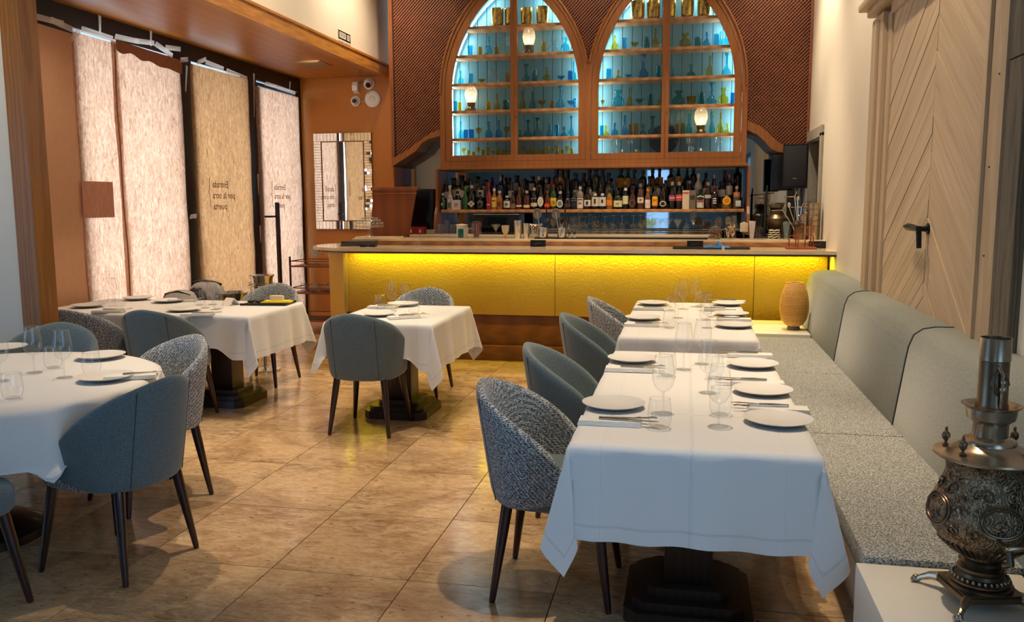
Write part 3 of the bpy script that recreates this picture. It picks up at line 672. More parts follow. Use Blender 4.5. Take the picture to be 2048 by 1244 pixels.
def lattice(which, par, pitch=.0275):
    for sgn, y, wd in ((1, 9.838, .0150), (-1, 9.849, .0115)):
        mb = MB()
        for k in range(-340, 340):
            # slats along direction (1,sgn)/sqrt2
            c0 = k * pitch * sqrt(2); run = None; st = .02; x = -3.5
            def flush(xa, xb):
                if xb - xa < .03: return
                za, zb = c0 + sgn * xa, c0 + sgn * xb; h = wd * .7071
                mb.add([(xa - h * .5, y, za + sgn * h * .5), (xb - h * .5, y, zb + sgn * h * .5), (xb + h * .5, y, zb - sgn * h * .5), (xa + h * .5, y, za - sgn * h * .5),
                        (xa - h * .5, y + .009, za + sgn * h * .5), (xb - h * .5, y + .009, zb + sgn * h * .5), (xb + h * .5, y + .009, zb - sgn * h * .5), (xa + h * .5, y + .009, za - sgn * h * .5)],
                       [(0, 1, 2, 3), (0, 4, 5, 1), (3, 2, 6, 7)])
            while x < 1.3:
                z = c0 + sgn * x; ins = 1.9 < z < ZTOP and reg(which, x, z)
                if ins and run is None: run = x
                if not ins and run is not None: flush(run, x - st / 2); run = None
                x += st
            if run is not None: flush(run, x)
        mb.build('lattice', M['lattice'], par, False, kind='stuff')
for which, lab, x0, x1 in (('l', 'brown lattice wall screen left of the arched cabinet, with an ogee lower rail', -3.468, CXS[0]), ('r', 'brown lattice wall screen right of the arched cabinet, beside the white wall', CXS[1], XR), ('m', 'brown lattice wedge between the two pointed arches', CXS[0], CXS[1])):
    t = thing('lattice_screen', lab, 'screen', (0, 0, 0)); lattice(which, t)
    if which == 'l':
        poly = [(-3.468, ZTOP)] + UL + [(-2.868, ZA)] + [(p[0] + .03, p[1]) for p in arch(CXS[0], RO, CZ0)[1:23]] + [(CXS[0], ZTOP)]
        low, up = LL, UL
    elif which == 'r':
        low, up = LR, UR
        poly = [(CXS[1], ZTOP)] + [(p[0] - .03, p[1]) for p in arch(CXS[1], RO, CZ0)[25:-1]] + [(.628, ZA)] + UR + [(XR, ZTOP)]
    else:
        poly = [(CXS[0], ZTOP), (CXS[0], 4.25), (CXS[0] + .5, 3.7), (xm, zv - .05), (CXS[1] - .5, 3.7), (CXS[1], 4.25), (CXS[1], ZTOP)]
    facade([poly], 9.862, 9.872).build('backing', M['lattice_back'], t, False)
    if which != 'm':
        facade([low + up[::-1]], 9.815, 10.2).build('ogee_rail', M['cabwood'], t, False)
        fr = MB()
        if which == 'l': fr.bbox(-3.468, -3.436, 9.82, 9.862, UL[0][1], ZTOP, .004)
        else: fr.bbox(XR - .032, XR, 9.82, 9.862, UR[-1][1], ZTOP, .004)
        fr.build('edge_strip', M['lattice'], t)

# ---------------------------------------------------------------- back bar: mirror, shelf unit, counters
mr = struct('wall_back_mirror', MB().box(-3.466, XR, 10.205, 10.215, 1.0, 2.6), M['smoked'], label='smoked mirror behind the bottles')
bsu = thing('bottle_shelf_unit', 'wooden back bar unit with curved sides holding the bottles', 'shelf', (0, 0, 0))
BX0, BX1, BZ = -2.90, .645, 1.473
MB().bbox(BX0 + .02, BX1 - .02, 9.85, 10.2, BZ - .035, BZ, .006).build('shelf', M['shelfwood'], bsu)
st = MB(); st.box(BX0 + .03, BX1 - .03, 9.975, 10.2, BZ, BZ + .06); st.box(BX0 + .03, BX1 - .03, 10.085, 10.2, BZ + .06, BZ + .13); st.build('bottle_step', M['lattice_back'], bsu, False)
prof = [(10.2, 1.19), (9.70, 1.19), (9.70, 1.30), (9.73, 1.42), (9.78, 1.50), (9.80, 1.60), (9.80, CZ0 - .035), (10.2, CZ0 - .035)]
for x in (BX0 - .03, BX1): MB().prism(prof, x, x + .03, 'x').build('side_panel', M['cabwood'], bsu, False)
bc = thing('back_counter', 'long cream back counter under the bottle shelf', 'counter', (0, 0, 0))
MB().bbox(-3.46, .35, 9.5, 10.2, 1.155, 1.19, .004).build('worktop', M['stone'], bc); MB().box(-3.46, XR - .02, 9.56, 10.2, 0, 1.15).build('cabinet_body', M['black'], bc, False)
MB().bbox(.36, XR - .01, 9.5, 10.2, 1.10, 1.15, .004).build('worktop', M['black'], bc)

# ---------------------------------------------------------------- the bar
bar = thing('bar_counter', 'long bar with yellow lit hammered front and cream counter', 'bar', (0, 0, 0))
YP = 8.12
sx = at_y(1110, 560, YP).x
for x0, x1 in ((-3.395, sx), (sx, .62), (.62, XR - .02)): MB().bbox(x0 + .002, x1 - .002, YP, YP + .03, .455, 1.07, .003).build('front_panel', M['panel'], bar)
MB().prism([(-3.395, YP), (-3.395, YP + .03), (-3.75, YP + .5), (-3.78, YP + .48)], .0, 1.07, 'z').build('end_panel', colm((214, 174, 44), .5), bar, False)
MB().bbox(-3.41, -3.375, YP - .012, YP + .02, .455, 1.07, .004).build('corner_strip', colm((214, 190, 130), .25, .6), bar)
MB().box(-3.39, XR - .01, YP + .03, YP + .3, .13, 1.07).build('bar_body', M['kickwood'], bar, False)
MB().bbox(-3.39, XR - .01, YP + .022, YP + .05, .15, .45, .003).build('kick_board', M['kickwood'], bar)
MB().bbox(-3.40, XR - .01, YP - .03, YP + .05, 0, .15, .01).build('plinth', M['kickwood'], bar)
def smooth_poly(pts, n=4):
    out = []
    for i in range(len(pts)):
        p0, p1, p2, p3 = (Vector(pts[(i + k - 1) % len(pts)]) for k in range(4))
        for j in range(n):
            t = j / n; out.append(tuple(.5 * ((2 * p1) + (p2 - p0) * t + (2 * p0 - 5 * p1 + 4 * p2 - p3) * t * t + (3 * p1 - p0 - 3 * p2 + p3) * t ** 3)))
    return out
cur = [(-3.02, 7.79), (-3.22, 7.80), (-3.42, 7.86), (-3.60, 7.97), (-3.74, 8.14), (-3.82, 8.36), (-3.82, 8.60), (-3.74, 8.78), (-3.55, 8.88), (-3.35, 8.9)]
cp = []
for i in range(len(cur) - 1):
    p0, p1, p2, p3 = Vector(cur[max(0, i - 1)]), Vector(cur[i]), Vector(cur[i + 1]), Vector(cur[min(len(cur) - 1, i + 2)])
    for j in range(5):
        t = j / 5; cp.append(tuple(.5 * ((2 * p1) + (p2 - p0) * t + (2 * p0 - 5 * p1 + 4 * p2 - p3) * t * t + (3 * p1 - p0 - 3 * p2 + p3) * t ** 3)))
cp += [cur[-1], (-3.35, 8.5), (XR, 8.5), (XR, 7.79)]
cv, cf = curve_prism([cp], .030); MB().add([(p[0], p[1], p[2] + 1.105) for p in cv], cf).build('countertop', M['stone'], bar, False)
c2 = [(x + (.018 if x < -3 else 0), y + (.014 if y < 8.0 else 0)) for x, y in cp]
cv, cf = curve_prism([c2], .018); MB().add([(p[0], p[1], p[2] + 1.081) for p in cv], cf).build('countertop_underside', M['darkwood'], bar, False)
led = MB(); led.add([(-3.38, 7.985, 1.069), (XR - .04, 7.985, 1.069), (XR - .04, 8.000, 1.069), (-3.38, 8.000, 1.069)], [(0, 1, 2, 3)]).build('led_strip', M['led_yellow'], bar, False)
ri = MB()
for k, (x0, x1) in enumerate(((-3.24, -3.0), (-3.0, -2.1), (-2.1, -1.2), (-1.2, -.3), (-.3, .42), (.42, XR))): MB().bbox(x0 + .001, x1 - .001, 8.45, 8.47, 1.12, 1.165, .002).build('riser_board', M['barwood'], bar)
MB().bbox(-3.44, XR, 8.43, 8.86, 1.165, 1.187, .004).build('raised_shelf', M['stone'], bar)
MB().box(-3.4, XR, 8.47, 8.84, 1.12, 1.165).build('raised_shelf_core', M['darkwood'], bar, False)
# ---------------------------------------------------------------- chairs
def shell_pt(u, v, off=0.0):
    th = u * radians(114); zc = .614 - .125 * abs(u) ** 1.5; hh = .230 * (1 - abs(u) ** 1.85) ** .66
    z = zc + v * hh
    fl = (z - .38) / .44
    a = .232 + .042 * fl; b = .235
    y = -b * cos(th) * (1 + .10 * fl); x = a * sin(th)
    # squarer plan
    x *= 1 + .07 * sin(2 * th) ** 2; y -= .012
    y -= .045 * max(0, fl) * max(0, cos(th))
    if off:
        e = 1e-3; k = 1 - 1e-3
        n = Vector((sin(th) / a, -cos(th) / b, 0)).normalized(); n.z = -.12; n.normalize()
        return (x + n.x * off, y + n.y * off, z + n.z * off)
    return (x, y, z)
def shell_mb():
    nu, nv = 44, 18; mb = MB(); T = .021
    us = [sin(pi / 2 * (2 * i / nu - 1)) * .5 + (2 * i / nu - 1) * .5 for i in range(nu + 1)]
    us = [max(-.9995, min(.9995, u)) for u in us]
    rows = {}
    v = []
    for s in (1, -1):
        for i, u in enumerate(us):
            for j in range(nv + 1):
                w_ = sin(pi / 2 * (2 * j / nv - 1))
                pr = sqrt(max(0, 1 - abs(w_) ** 9)) * sqrt(max(0, 1 - abs(u) ** 24))
                v.append(shell_pt(u, w_, s * T * pr + 1e-7))
    N = (nu + 1) * (nv + 1); f = []
    for s in (0, 1):
        for i in range(nu):
            for j in range(nv):
                a = s * N + i * (nv + 1) + j; q = (a, a + nv + 1, a + nv + 2, a + 1); f.append(q if s == 0 else q[::-1])
    return mb.add(v, f)
def seat_mb():
    mb = MB(); n = 36; prof = [(0, .375), (.75, .375), (.95, .382), (.995, .40), (1.0, .43), (.99, .462), (.94, .482), (.8, .490), (0, .495)]
    def outline(t):
        a = 2 * pi * t; c_, s_ = cos(a), sin(a); e = 2 / 3.2
        return .232 * (abs(c_) ** e) * (1 if c_ > 0 else -1), .255 * (abs(s_) ** e) * (1 if s_ > 0 else -1) + .01
    def fn(u, v):
        k = v * (len(prof) - 1); i = min(int(k), len(prof) - 2); t = k - i
        r = prof[i][0] * (1 - t) + prof[i + 1][0] * t; z = prof[i][1] * (1 - t) + prof[i + 1][1] * t
        x, y = outline(u); return (x * max(r, .002), y * max(r, .002), z)
    return mb.grid(fn, n, 16, True)
def leg_mb(sx, sy):
    top = Vector((sx * .165, sy * .175, .385)); bot = Vector((sx * .212, sy * .228, 0)); n = 12
    return MB().tube([top, top.lerp(bot, .3), top.lerp(bot, .97), bot], [.0235, .0215, .0130, .0105], n)
def make_chair(name, shellm, seatm, label):
    t = thing(name, label, 'chair')
    s = shell_mb().build('back_shell', shellm, t, ang=60)
    for u in (-.30, .30):
        MB().tube([shell_pt(u * (1 - .12 * q), -.93 + 1.86 * q, .0205) for q in [i / 14 for i in range(15)]], .0022, 6).build('seam', M['piping'], s)
    seat_mb().build('seat', seatm, t, ang=50)
    for sx, sy in ((-1, -1), (1, -1), (1, 1), (-1, 1)): leg_mb(sx, sy).build('leg', M['darkwood'], t)
    return t
CA = make_chair('dining_chair', M['smooth'], M['tweed'], 'x')
CB = make_chair('dining_chair', M['tweed'], M['smooth'], 'x')
G = 'barrel dining chairs around the tables'
SEATS = []
for pr, x, y, a, lab in [
    (CB, -.485, 3.285, -91, 'tweed barrel chair nearest the camera at the right row of tables'),
    (CA, -.475, 4.22, -88, 'smooth teal barrel chair, second along the right row of tables'),
    (CA, -.465, 5.42, -90, 'smooth teal barrel chair, third along the right row, before the yellow bar'),
    (CB, -.40, 6.42, -88, 'tweed barrel chair farthest along the right row, by the yellow bar'),
    (CA, -2.125, 5.46, 0, 'smooth teal barrel chair with its back to the camera at the small centre table'),
    (CB, -2.14, 6.62, 180, 'tweed barrel chair on the bar side of the small centre table'),
    (CA, -3.62, 5.42, 2, 'smooth teal barrel chair with its back turned at the window table'),
    (CB, -4.18, 5.34, 2, 'dark tweed barrel chair at the window table, beside the pine post'),
    (CB, -3.60, 6.76, 180, 'tweed barrel chair behind the window table, nearest the door handle'),
    (CA, -2.41, 3.16, 82, 'smooth teal barrel chair with its back to the camera at the round table'),
    (CB, -2.77, 3.90, 152, 'pale lit tweed barrel chair on the far right side of the round table'),
    (CA, -3.62, 4.18, 200, 'smooth teal barrel chair behind the round table, before the pine post'),
    (CB, -2.76, 2.56, -14, 'cropped tweed barrel chair with smooth seat at the bottom left corner')]:
    place(pr, (x, y, 0), radians(a), lab, G); SEATS.append((x, y, radians(a)))

def rest(p, k=0.0):
    """cloth that would sink into a chair seat lies on it instead"""
    x, y, z = p
    if z > .512: return p
    for cx_, cy_, a in SEATS:
        dx, dy = x - cx_, y - cy_; lx, ly = dx * cos(a) + dy * sin(a), -dx * sin(a) + dy * cos(a)
        if -.2 < ly < .36 and abs(lx) < .42:
            t_ = max(0, (abs(lx) - .27) / .15, (ly - .285) / .075); t_ = t_ * t_ * (3 - 2 * t_)
            z = max(z, (.506 + .010 * max(0, z - .3)) * (1 - t_) + z * t_)
    return (x, y, z)
# ---------------------------------------------------------------- tables and cloths
TZ = .742
def table(label, x0, x1, y0, y1, group, name='dining_table'):
    cx, cy = (x0 + x1) / 2, (y0 + y1) / 2
    t = thing(name, label, 'table', (cx, cy, 0), 0, group); a, b = (x1 - x0) / 2 - .004, (y1 - y0) / 2 - .004
    MB().bbox(-a, a, -b, b, TZ - .035, TZ, .004).build('tabletop', M['basewood'], t)
    MB().bbox(-.09, .09, -.09, .09, .12, TZ - .036, .008).build('column', M['basewood'], t)
    def octa(r, c, z0, z1, mb): mb.prism([(-r, -r + c), (-r + c, -r), (r - c, -r), (r, -r + c), (r, r - c), (r - c, r), (-r + c, r), (-r, r - c)], z0, z1)
    p = MB(); octa(.235, .05, 0, .055, p); octa(.205, .045, .055, .085, p); octa(.15, .03, .085, .12, p); p.build('plinth', M['basewood'], t, False)
    MB().bbox(-.2, .2, -.2, .2, TZ - .06, TZ - .036, .004).build('top_support', M['basewood'], t)
    return t
def cloth(label, x0, x1, y0, y1, h, z=TZ + .003, seed=0, group=None, flare=.20):
    """h = hang on left, right, near, far side (0: edge lies flat)"""
    hl, hr, hn, hf = h
    def axis(a0, a1, h0, h1):
        s = []
        if h0: s += [a0 - h0 * (1 - i / 14) for i in range(14)]
        s += [a0 + (a1 - a0) * i / 30 for i in range(31)]
        if h1: s += [a1 + h1 * (i + 1) / 14 for i in range(14)]
        return s
    S, Tt = axis(x0, x1, hl, hr), axis(y0, y1, hn, hf)
    rnd = random.Random(seed); ph = [rnd.random() * 6 for _ in range(4)]
    R0 = .010
    def drop(d):            # rounded table edge
        if d < R0 * 1.57: a = d / R0; return R0 * sin(a), R0 * (1 - cos(a))
        return R0, R0 + d - R0 * 1.57
    V = []; E = []
    xm_, ym_ = (x0 + x1) / 2, (y0 + y1) / 2
    for s in S:
        for q in Tt:
            dx = s - x1 if s > x1 else (x0 - s if s < x0 else 0); dy = q - y1 if q > y1 else (y0 - q if q < y0 else 0)
            sx_ = 1 if s > x1 else -1; sy_ = 1 if q > y1 else -1
            bx, by = min(max(s, x0), x1), min(max(q, y0), y1)
            if dx == 0 and dy == 0:
                V.append((s, q, z + .0008 * noise.noise(Vector((s * 7, q * 7, seed)))))
            elif dy == 0 or dx == 0:
                d = dx or dy; o, dn = drop(d); H = (hr if sx_ > 0 else hl) if dx else (hf if sy_ > 0 else hn)
                tt = (q if dx else s); L0, L1 = ((y0, y1) if dx else (x0, x1)); e = min(tt - L0, L1 - tt)
                wv = (.014 * sin(tt * 17 + ph[0]) + .009 * sin(tt * 31 + ph[1])) * (d / .34) * min(1, e / .10)
                o += wv + .02 * (d / .34) ** 1.3
                dn -= .012 * (d / .34) * (1 + sin(tt * 17 + ph[0])) * .5
                V.append((bx + sx_ * o if dx else s, by + sy_ * o if dy else q, z - dn))
            else:
                r = sqrt(dx * dx + dy * dy); phi = atan2(dy, dx); o, dn = drop(r)
                m = (r / .34)
                w1 = sin(2 * phi); w2 = sin(4 * phi)
                ax = R0 * .3 + .02 * m * cos(phi) ** 4 + (flare * r * w2 if w2 > 0 else .10 * r * w2)
                ay = R0 + .02 * m * sin(phi) ** 2 + .07 * r * w1 + .05 * r * w2
                k = min(1, r / .02); ax = o * (1 - k) + ax * k; ay = o * (1 - k) + ay * k
                V.append((bx + sx_ * ax, by + sy_ * ay, z - dn * (1 - .05 * w1)))
            eh = min([v_ for v_ in ((s - (x0 - hl)) if hl else 9, (x1 + hr - s) if hr else 9, (q - (y0 - hn)) if hn else 9, (y1 + hf - q) if hf else 9)])
            cr = min(abs(s - xm_), abs(q - ym_), abs(abs(s - xm_) - (x1 - x0) * .36))
            E.append((eh, cr, 0))
    V = [rest(p) for p in V]; W = len(Tt); F = [(i * W + j, (i + 1) * W + j, (i + 1) * W + j + 1, i * W + j + 1) for i in range(len(S) - 1) for j in range(W - 1)]
    me = D.meshes.new('tablecloth'); me.from_pydata(V, [], F); me.materials.append(M['cloth'])
    at = me.attributes.new('edge', 'FLOAT_VECTOR', 'POINT')
    for i, e in enumerate(E): at.data[i].vector = e
    for p in me.polygons: p.use_smooth = True
    o = D.objects.new('tablecloth', me); C.objects.link(o); tag(o, label, 'tablecloth', group); return o
HG = .335
TG = 'square pedestal tables under white cloths'
table('square pedestal table at the near end of the right row, dark stepped base in view', -.37, .435, 2.755, 3.68, TG)
table('square pedestal table, second in the right row', -.37, .435, 3.685, 4.61, TG)
table('square pedestal table, third in the right row, past the gap', -.385, .425, 5.10, 6.02, TG)
table('square pedestal table at the bar end of the right row', -.385, .425, 6.025, 6.95, TG)
table('square pedestal table standing alone in the centre of the room', -2.43, -1.66, 5.42, 6.44, TG)
table('square pedestal table, aisle side of the window pair', -3.98, -3.09, 5.58, 6.47, TG)
table('square pedestal table, window side of the window pair', -4.88, -3.985, 5.58, 6.47, TG)
CG = 'white tablecloths with hemmed edges'
cloth('white tablecloth hanging to a point at both near corners, nearest in the right row', -.37, .435, 2.755, 3.70, (HG, HG, HG, 0), TZ + .005, 1, CG)
cloth('white tablecloth on the second table of the right row', -.37, .435, 3.685, 4.61, (HG, HG, 0, HG), TZ + .003, 2, CG)
cloth('white tablecloth on the third table of the right row, beyond the gap', -.385, .425, 5.10, 6.04, (HG, HG, HG, 0), TZ + .005, 3, CG)
cloth('white tablecloth on the table at the bar end of the right row', -.385, .425, 6.025, 6.95, (HG, HG, 0, HG), TZ + .003, 4, CG)
cloth('white tablecloth hanging with pointed corners on the lone centre table', -2.43, -1.66, 5.42, 6.44, (HG, HG, HG, HG), TZ + .003, 5, CG)
cloth('white tablecloth on the aisle half of the window table', -4.0, -3.09, 5.58, 6.47, (0, HG, HG, HG), TZ + .005, 6, CG)
cloth('white tablecloth on the window half of the window table', -4.88, -3.985, 5.58, 6.47, (0, 0, HG, HG), TZ + .003, 7, CG)
RCX, RCY, RR = -3.22, 3.27, .80
t = thing('round_table', 'round pedestal table at the left edge, under a draped cloth', 'table', (RCX, RCY, 0))
MB().lathe([(0.001, TZ - .03), (RR - .01, TZ - .03), (RR - .01, TZ), (0.001, TZ)], 64).build('tabletop', M['basewood'], t)
MB().lathe([(.07, .1), (.06, .3), (.07, TZ - .03)], 24).build('column', M['basewood'], t)
MB().lathe([(.001, 0), (.27, 0), (.27, .04), (.2, .08), (.07, .12)], 40).build('plinth', M['basewood'], t)
def rcloth():
    V = []; E = []; na, nr = 220, 34; H = .42
    for i in range(na):
        a = 2 * pi * i / na
        wv = .5 + .5 * sin(19 * a + 1.6 * sin(4 * a)); wv2 = .5 + .5 * sin(29 * a + 2)
        for j in range(nr + 1):
            q = j / nr
            if q < .3: r = RR * q / .3; z = TZ + .003; d = 0
            else:
                d = (q - .3) / .7 * H; r = RR + min(d, .008) + (.085 * wv ** 1.4 + .012 * wv2) * min(1, d / .36) ** .8; z = TZ + .003 - max(0, d - .004) * (.975 + .02 * wv)
            q_ = rest((RCX + r * cos(a), RCY + r * sin(a), z)); V.append((q_[0] - RCX, q_[1] - RCY, q_[2])); E.append((H - d, 9, 0))
    F = []
    for i in range(na):
        i2 = (i + 1) % na
        for j in range(nr): F.append((i * (nr + 1) + j, i2 * (nr + 1) + j, i2 * (nr + 1) + j + 1, i * (nr + 1) + j + 1))
    me = D.meshes.new('tablecloth'); me.from_pydata(V, [], F); me.materials.append(M['cloth'])
    at = me.attributes.new('edge', 'FLOAT_VECTOR', 'POINT')
    for i, e in enumerate(E): at.data[i].vector = e
    for p in me.polygons: p.use_smooth = True
    o = D.objects.new('tablecloth', me); C.objects.link(o); o.location = (RCX, RCY, 0)
    tag(o, 'round white tablecloth falling in soft folds at the left edge', 'tablecloth', CG)
rcloth()

# ---------------------------------------------------------------- banquette
bq = thing('banquette', 'long grey upholstered bench along the right wall', 'bench', (0, 0, 0))
BK = [(1.275, .42), (1.02, .42), (1.00, .47), (1.045, .80), (1.055, .86), (1.075, .915), (1.115, .945), (1.17, .955), (1.275, .955)]
ys = [1.55, 4.32, 6.02, 7.86]
for a, b in zip(ys, ys[1:]):
    g = .004; n = len(BK); mb = MB(); rings = []
    for y, k in ((a + g, .985), (a + g + .008, 1.0), (b - g - .008, 1.0), (b - g, .985)):
        rings.append([(1.275 + (x - 1.275) * k, y, .42 + (z - .42) * k) for x, z in BK])
    v = [p for r in rings for p in r]; f = [tuple(range(n)), tuple(3 * n + i for i in range(n))]
    for r in range(3):
        for i in range(n): f.append((r * n + i, r * n + (i + 1) % n, (r + 1) * n + (i + 1) % n, (r + 1) * n + i))
    mb.add(v, f).build('backrest', M['bench_back'], bq, ang=50)
    MB().tube([(x - .001, b, z + .001) for x, z in BK[2:]], .0035, 6).build('seam', M['piping'], bq) if b < 7 else None
for a, b in zip([2.66, 4.12, 5.60], [4.115, 5.595, 7.06]):
    o = MB().bbox(.555, 1.012, a, b, .385, .47, .016).build('seat_cushion', M['bench_seat'], bq, ang=50)
MB().bbox(.58, 1.27, 2.64, 7.08, .35, .385, .004).build('seat_frame', M['flapwood'], bq)
MB().box(.66, 1.275, 2.62, 7.08, 0, .35).build('base', M['white'], bq, False)
pl = MB().bbox(.53, .995, 1.62, 2.655, 0, .45, .006).build('display_plinth', M['white'])
tag(pl, 'white box plinth under the samovar at the bottom right', 'plinth')
lg = MB().bbox(.50, .995, 7.085, 7.90, 0, .49, .006).build('ledge', M['white'])
tag(lg, 'white ledge at the bar end of the bench, under the woven lamp', 'ledge')
yc = MB()
yc.bbox(.86, 1.262, 7.905, 8.075, .0, .50, .01); o = yc.build('yellow_stool', colm((226, 190, 40), .5)); tag(o, 'yellow topped low stool between the ledge and the bar', 'stool')  # one box in plain yellow

# ---------------------------------------------------------------- samovar
SXc, SYc, SZc = .808, 2.455, .45
sv = thing('samovar', 'large embossed antique metal samovar on the white plinth', 'samovar', (SXc + .008, SYc, SZc), radians(12)); sv.scale = (.87, .87, .925)
px = lambda n: n * 2.62 / 1700      # pixels at its distance to metres
body = [(px(36), .145), (px(44), .15), (px(60), .165), (px(80), .19), (px(96), .22), (px(104), .25), (px(105.5), .27), (px(102), .30), (px(93), .33), (px(84), .36), (px(78), .385), (px(76), .40), (px(77), .42), (px(82), .436), (px(84), .44)]
MB().lathe(body, 72).build('body', M['bronze_emb'], sv)
nk = [(px(54), .062), (px(58), .066), (px(58), .072), (px(44), .082), (px(41), .092), (px(44), .100), (px(44), .108), (px(38), .113), (px(40), .121), (px(43), .126), (px(40), .132), (px(36), .138), (px(36), .145)]
MB().lathe(nk, 56).build('neck', M['bronze'], sv)
fl_ = MB()
for k in range(40):
    a = 2 * pi * k / 40; c_, s_ = cos(a), sin(a); fl_.tube([(px(42) * c_, px(42) * s_, .148), (px(62) * c_, px(62) * s_, .166), (px(84) * c_, px(84) * s_, .192)], [.003, .006, .004], 6)
fl_.build('flute', M['bronze'], sv, kind='stuff')
bd_ = MB()
for k in range(30):
    a = 2 * pi * k / 30; bd_.sphere((px(52) * cos(a), px(52) * sin(a), .078), .0055, 8, 5, 1.4)
bd_.build('bead', M['bronze_bright'], sv, kind='stuff')
lid = [(px(84), .440), (px(101), .446), (px(103), .450), (px(101), .455), (px(92), .459), (px(80), .462), (px(70), .468), (px(62), .472), (px(56), .480), (px(50), .486), (px(49), .494), (px(46), .500), (px(38), .505), (px(33), .508), (px(33), .545), (px(35), .550), (px(44), .560), (px(46), .575), (px(47), .590), (px(54), .598), (px(55), .601), (px(52), .600), (px(44), .592), (px(40), .588), (px(30), .586)]
MB().lathe(lid, 72).build('lid', M['bronze_bright'], sv)
ch = [(px(30), .586), (px(30), .60), (px(28), .61), (px(27.5), .70), (px(27.5), .735)]
tilt = MB().lathe(ch, 40).build('chimney', M['bronze'], sv)
MB().lathe([(px(27.5), .730), (px(29), .733), (px(28.6), .795), (px(29.2), .798), (px(27), .797), (px(26.6), .75)], 40).build('chimney_cap', M['bronze_bright'], tilt)
MB().tube([(-.012, -px(29), .72), (-.005, -px(36), .70), (-.002, -px(36), .64), (-.002, -px(33), .60)], [.004, .006, .006, .005], 8).sphere((-.002, -px(36), .655), .011, 10, 7).sphere((-.002, -px(36), .675), .009, 10, 7).build('chimney_handle', M['bronze_bright'], tilt)
sc_ = MB()
for sx in (-1, 1): sc_.tube([(sx * .028 * cos(q) * (1 - q / 12) - .005, -px(28.5) - .001, .665 + .045 * sin(q) * (1 - q / 14)) for q in [i * .5 for i in range(14)]], .0025, 6)
sc_.build('scroll_relief', M['bronze'], tilt)
for a in (150, 205, 330, 25):
    c_, s_ = cos(radians(a)), sin(radians(a)); r = px(78)
    MB().lathe([(.009, 0), (.011, .004), (.004, .010), (.004, .014), (.012, .024), (.013, .034), (.010, .040), (.004, .045), (.005, .052), (.0035, .058), (.001, .06)], 14, (r * c_, r * s_, .462)).build('finial', M['bronze'], sv)
for k, a in enumerate((258, 340, 180, 100)):   # embossed cartouches
    c_, s_ = cos(radians(a)), sin(radians(a)); n = Vector((c_, s_, 0)); tv = Vector((-s_, c_, 0)); cm = MB()
    def surf(ox, oz):
        z = .30 + oz; R_ = px(105)
        for (r0, z0), (r1, z1) in zip(body, body[1:]):
            if z0 <= z <= z1: R_ = r0 + (r1 - r0) * (z - z0) / max(1e-6, z1 - z0)
        aa = radians(a) + ox / R_; return Vector(((R_ + .002) * cos(aa), (R_ + .002) * sin(aa), z))
    for sc0 in (.062, .052): cm.tube([surf(sc0 * cos(q) * 1.05, sc0 * .72 * sin(q) - .01) for q in [i * 2 * pi / 28 for i in range(29)]], .0035, 6)
    for sx in (-1, 1):
        cm.tube([surf(sx * (.034 + .02 * cos(q) * (1 - q / 11)), .058 + .02 * sin(q) * (1 - q / 11)) for q in [i * .55 for i in range(14)]], .003, 6)
        cm.tube([surf(sx * (.075 + .018 * cos(q) * (1 - q / 11)), -.055 + .018 * sin(q) * (1 - q / 11)) for q in [i * .55 for i in range(14)]], .003, 6)
    cm.build('cartouche', M['bronze'], sv)
for q in (-.045, .055): MB().tube([(q, -px(104), .245), (q, -.215, .235), (q, -.225, .205), (q, -.195, .19)], [.008, .010, .011, .009], 10).build('handle_arm', M['bronze'], sv)
MB().tube([(-.06, -.222, .245), (-.045, -.222, .247), (0, -.224, .247), (.05, -.222, .247), (.10, -.22, .246)], [.004, .008, .006, .008, .004], 10).build('handle_bar', M['bronze_bright'], sv)
bp = MB(); q = .098
bp.prism([(-q, -q), (q, -q), (q, q), (-q, q)], .030, .046); bp.prism([(-q + .006, -q + .006), (q - .006, -q + .006), (q - .006, q - .006), (-q + .006, q - .006)], .046, .052)
bp.build('base_plate', M['bronze'], sv, False); MB().lathe([(px(62), .052), (px(62), .058), (px(56), .062)], 48).build('base_ring', M['bronze'], sv)
for sx in (-1, 1):
    for sy in (-1, 1):
        ft = MB().tube([(sx * .085, sy * .085, .038), (sx * .105, sy * .105, .034), (sx * .125, sy * .125, .020), (sx * .132, sy * .132, .012)], [.016, .013, .009, .010], 10)
        ft.sphere((sx * .136, sy * .136, .0125), .0125, 12, 8)
        for dq in (-1, 0, 1): ft.sphere((sx * .142 + dq * .007 * sy, sy * .142 - dq * .007 * sx, .010), .0065, 8, 5)
        ft.build('foot', M['bronze_bright'], sv)
MB().sphere((-px(84), .02, .372), .007, 10, 7).build('knob', M['bronze_bright'], sv)

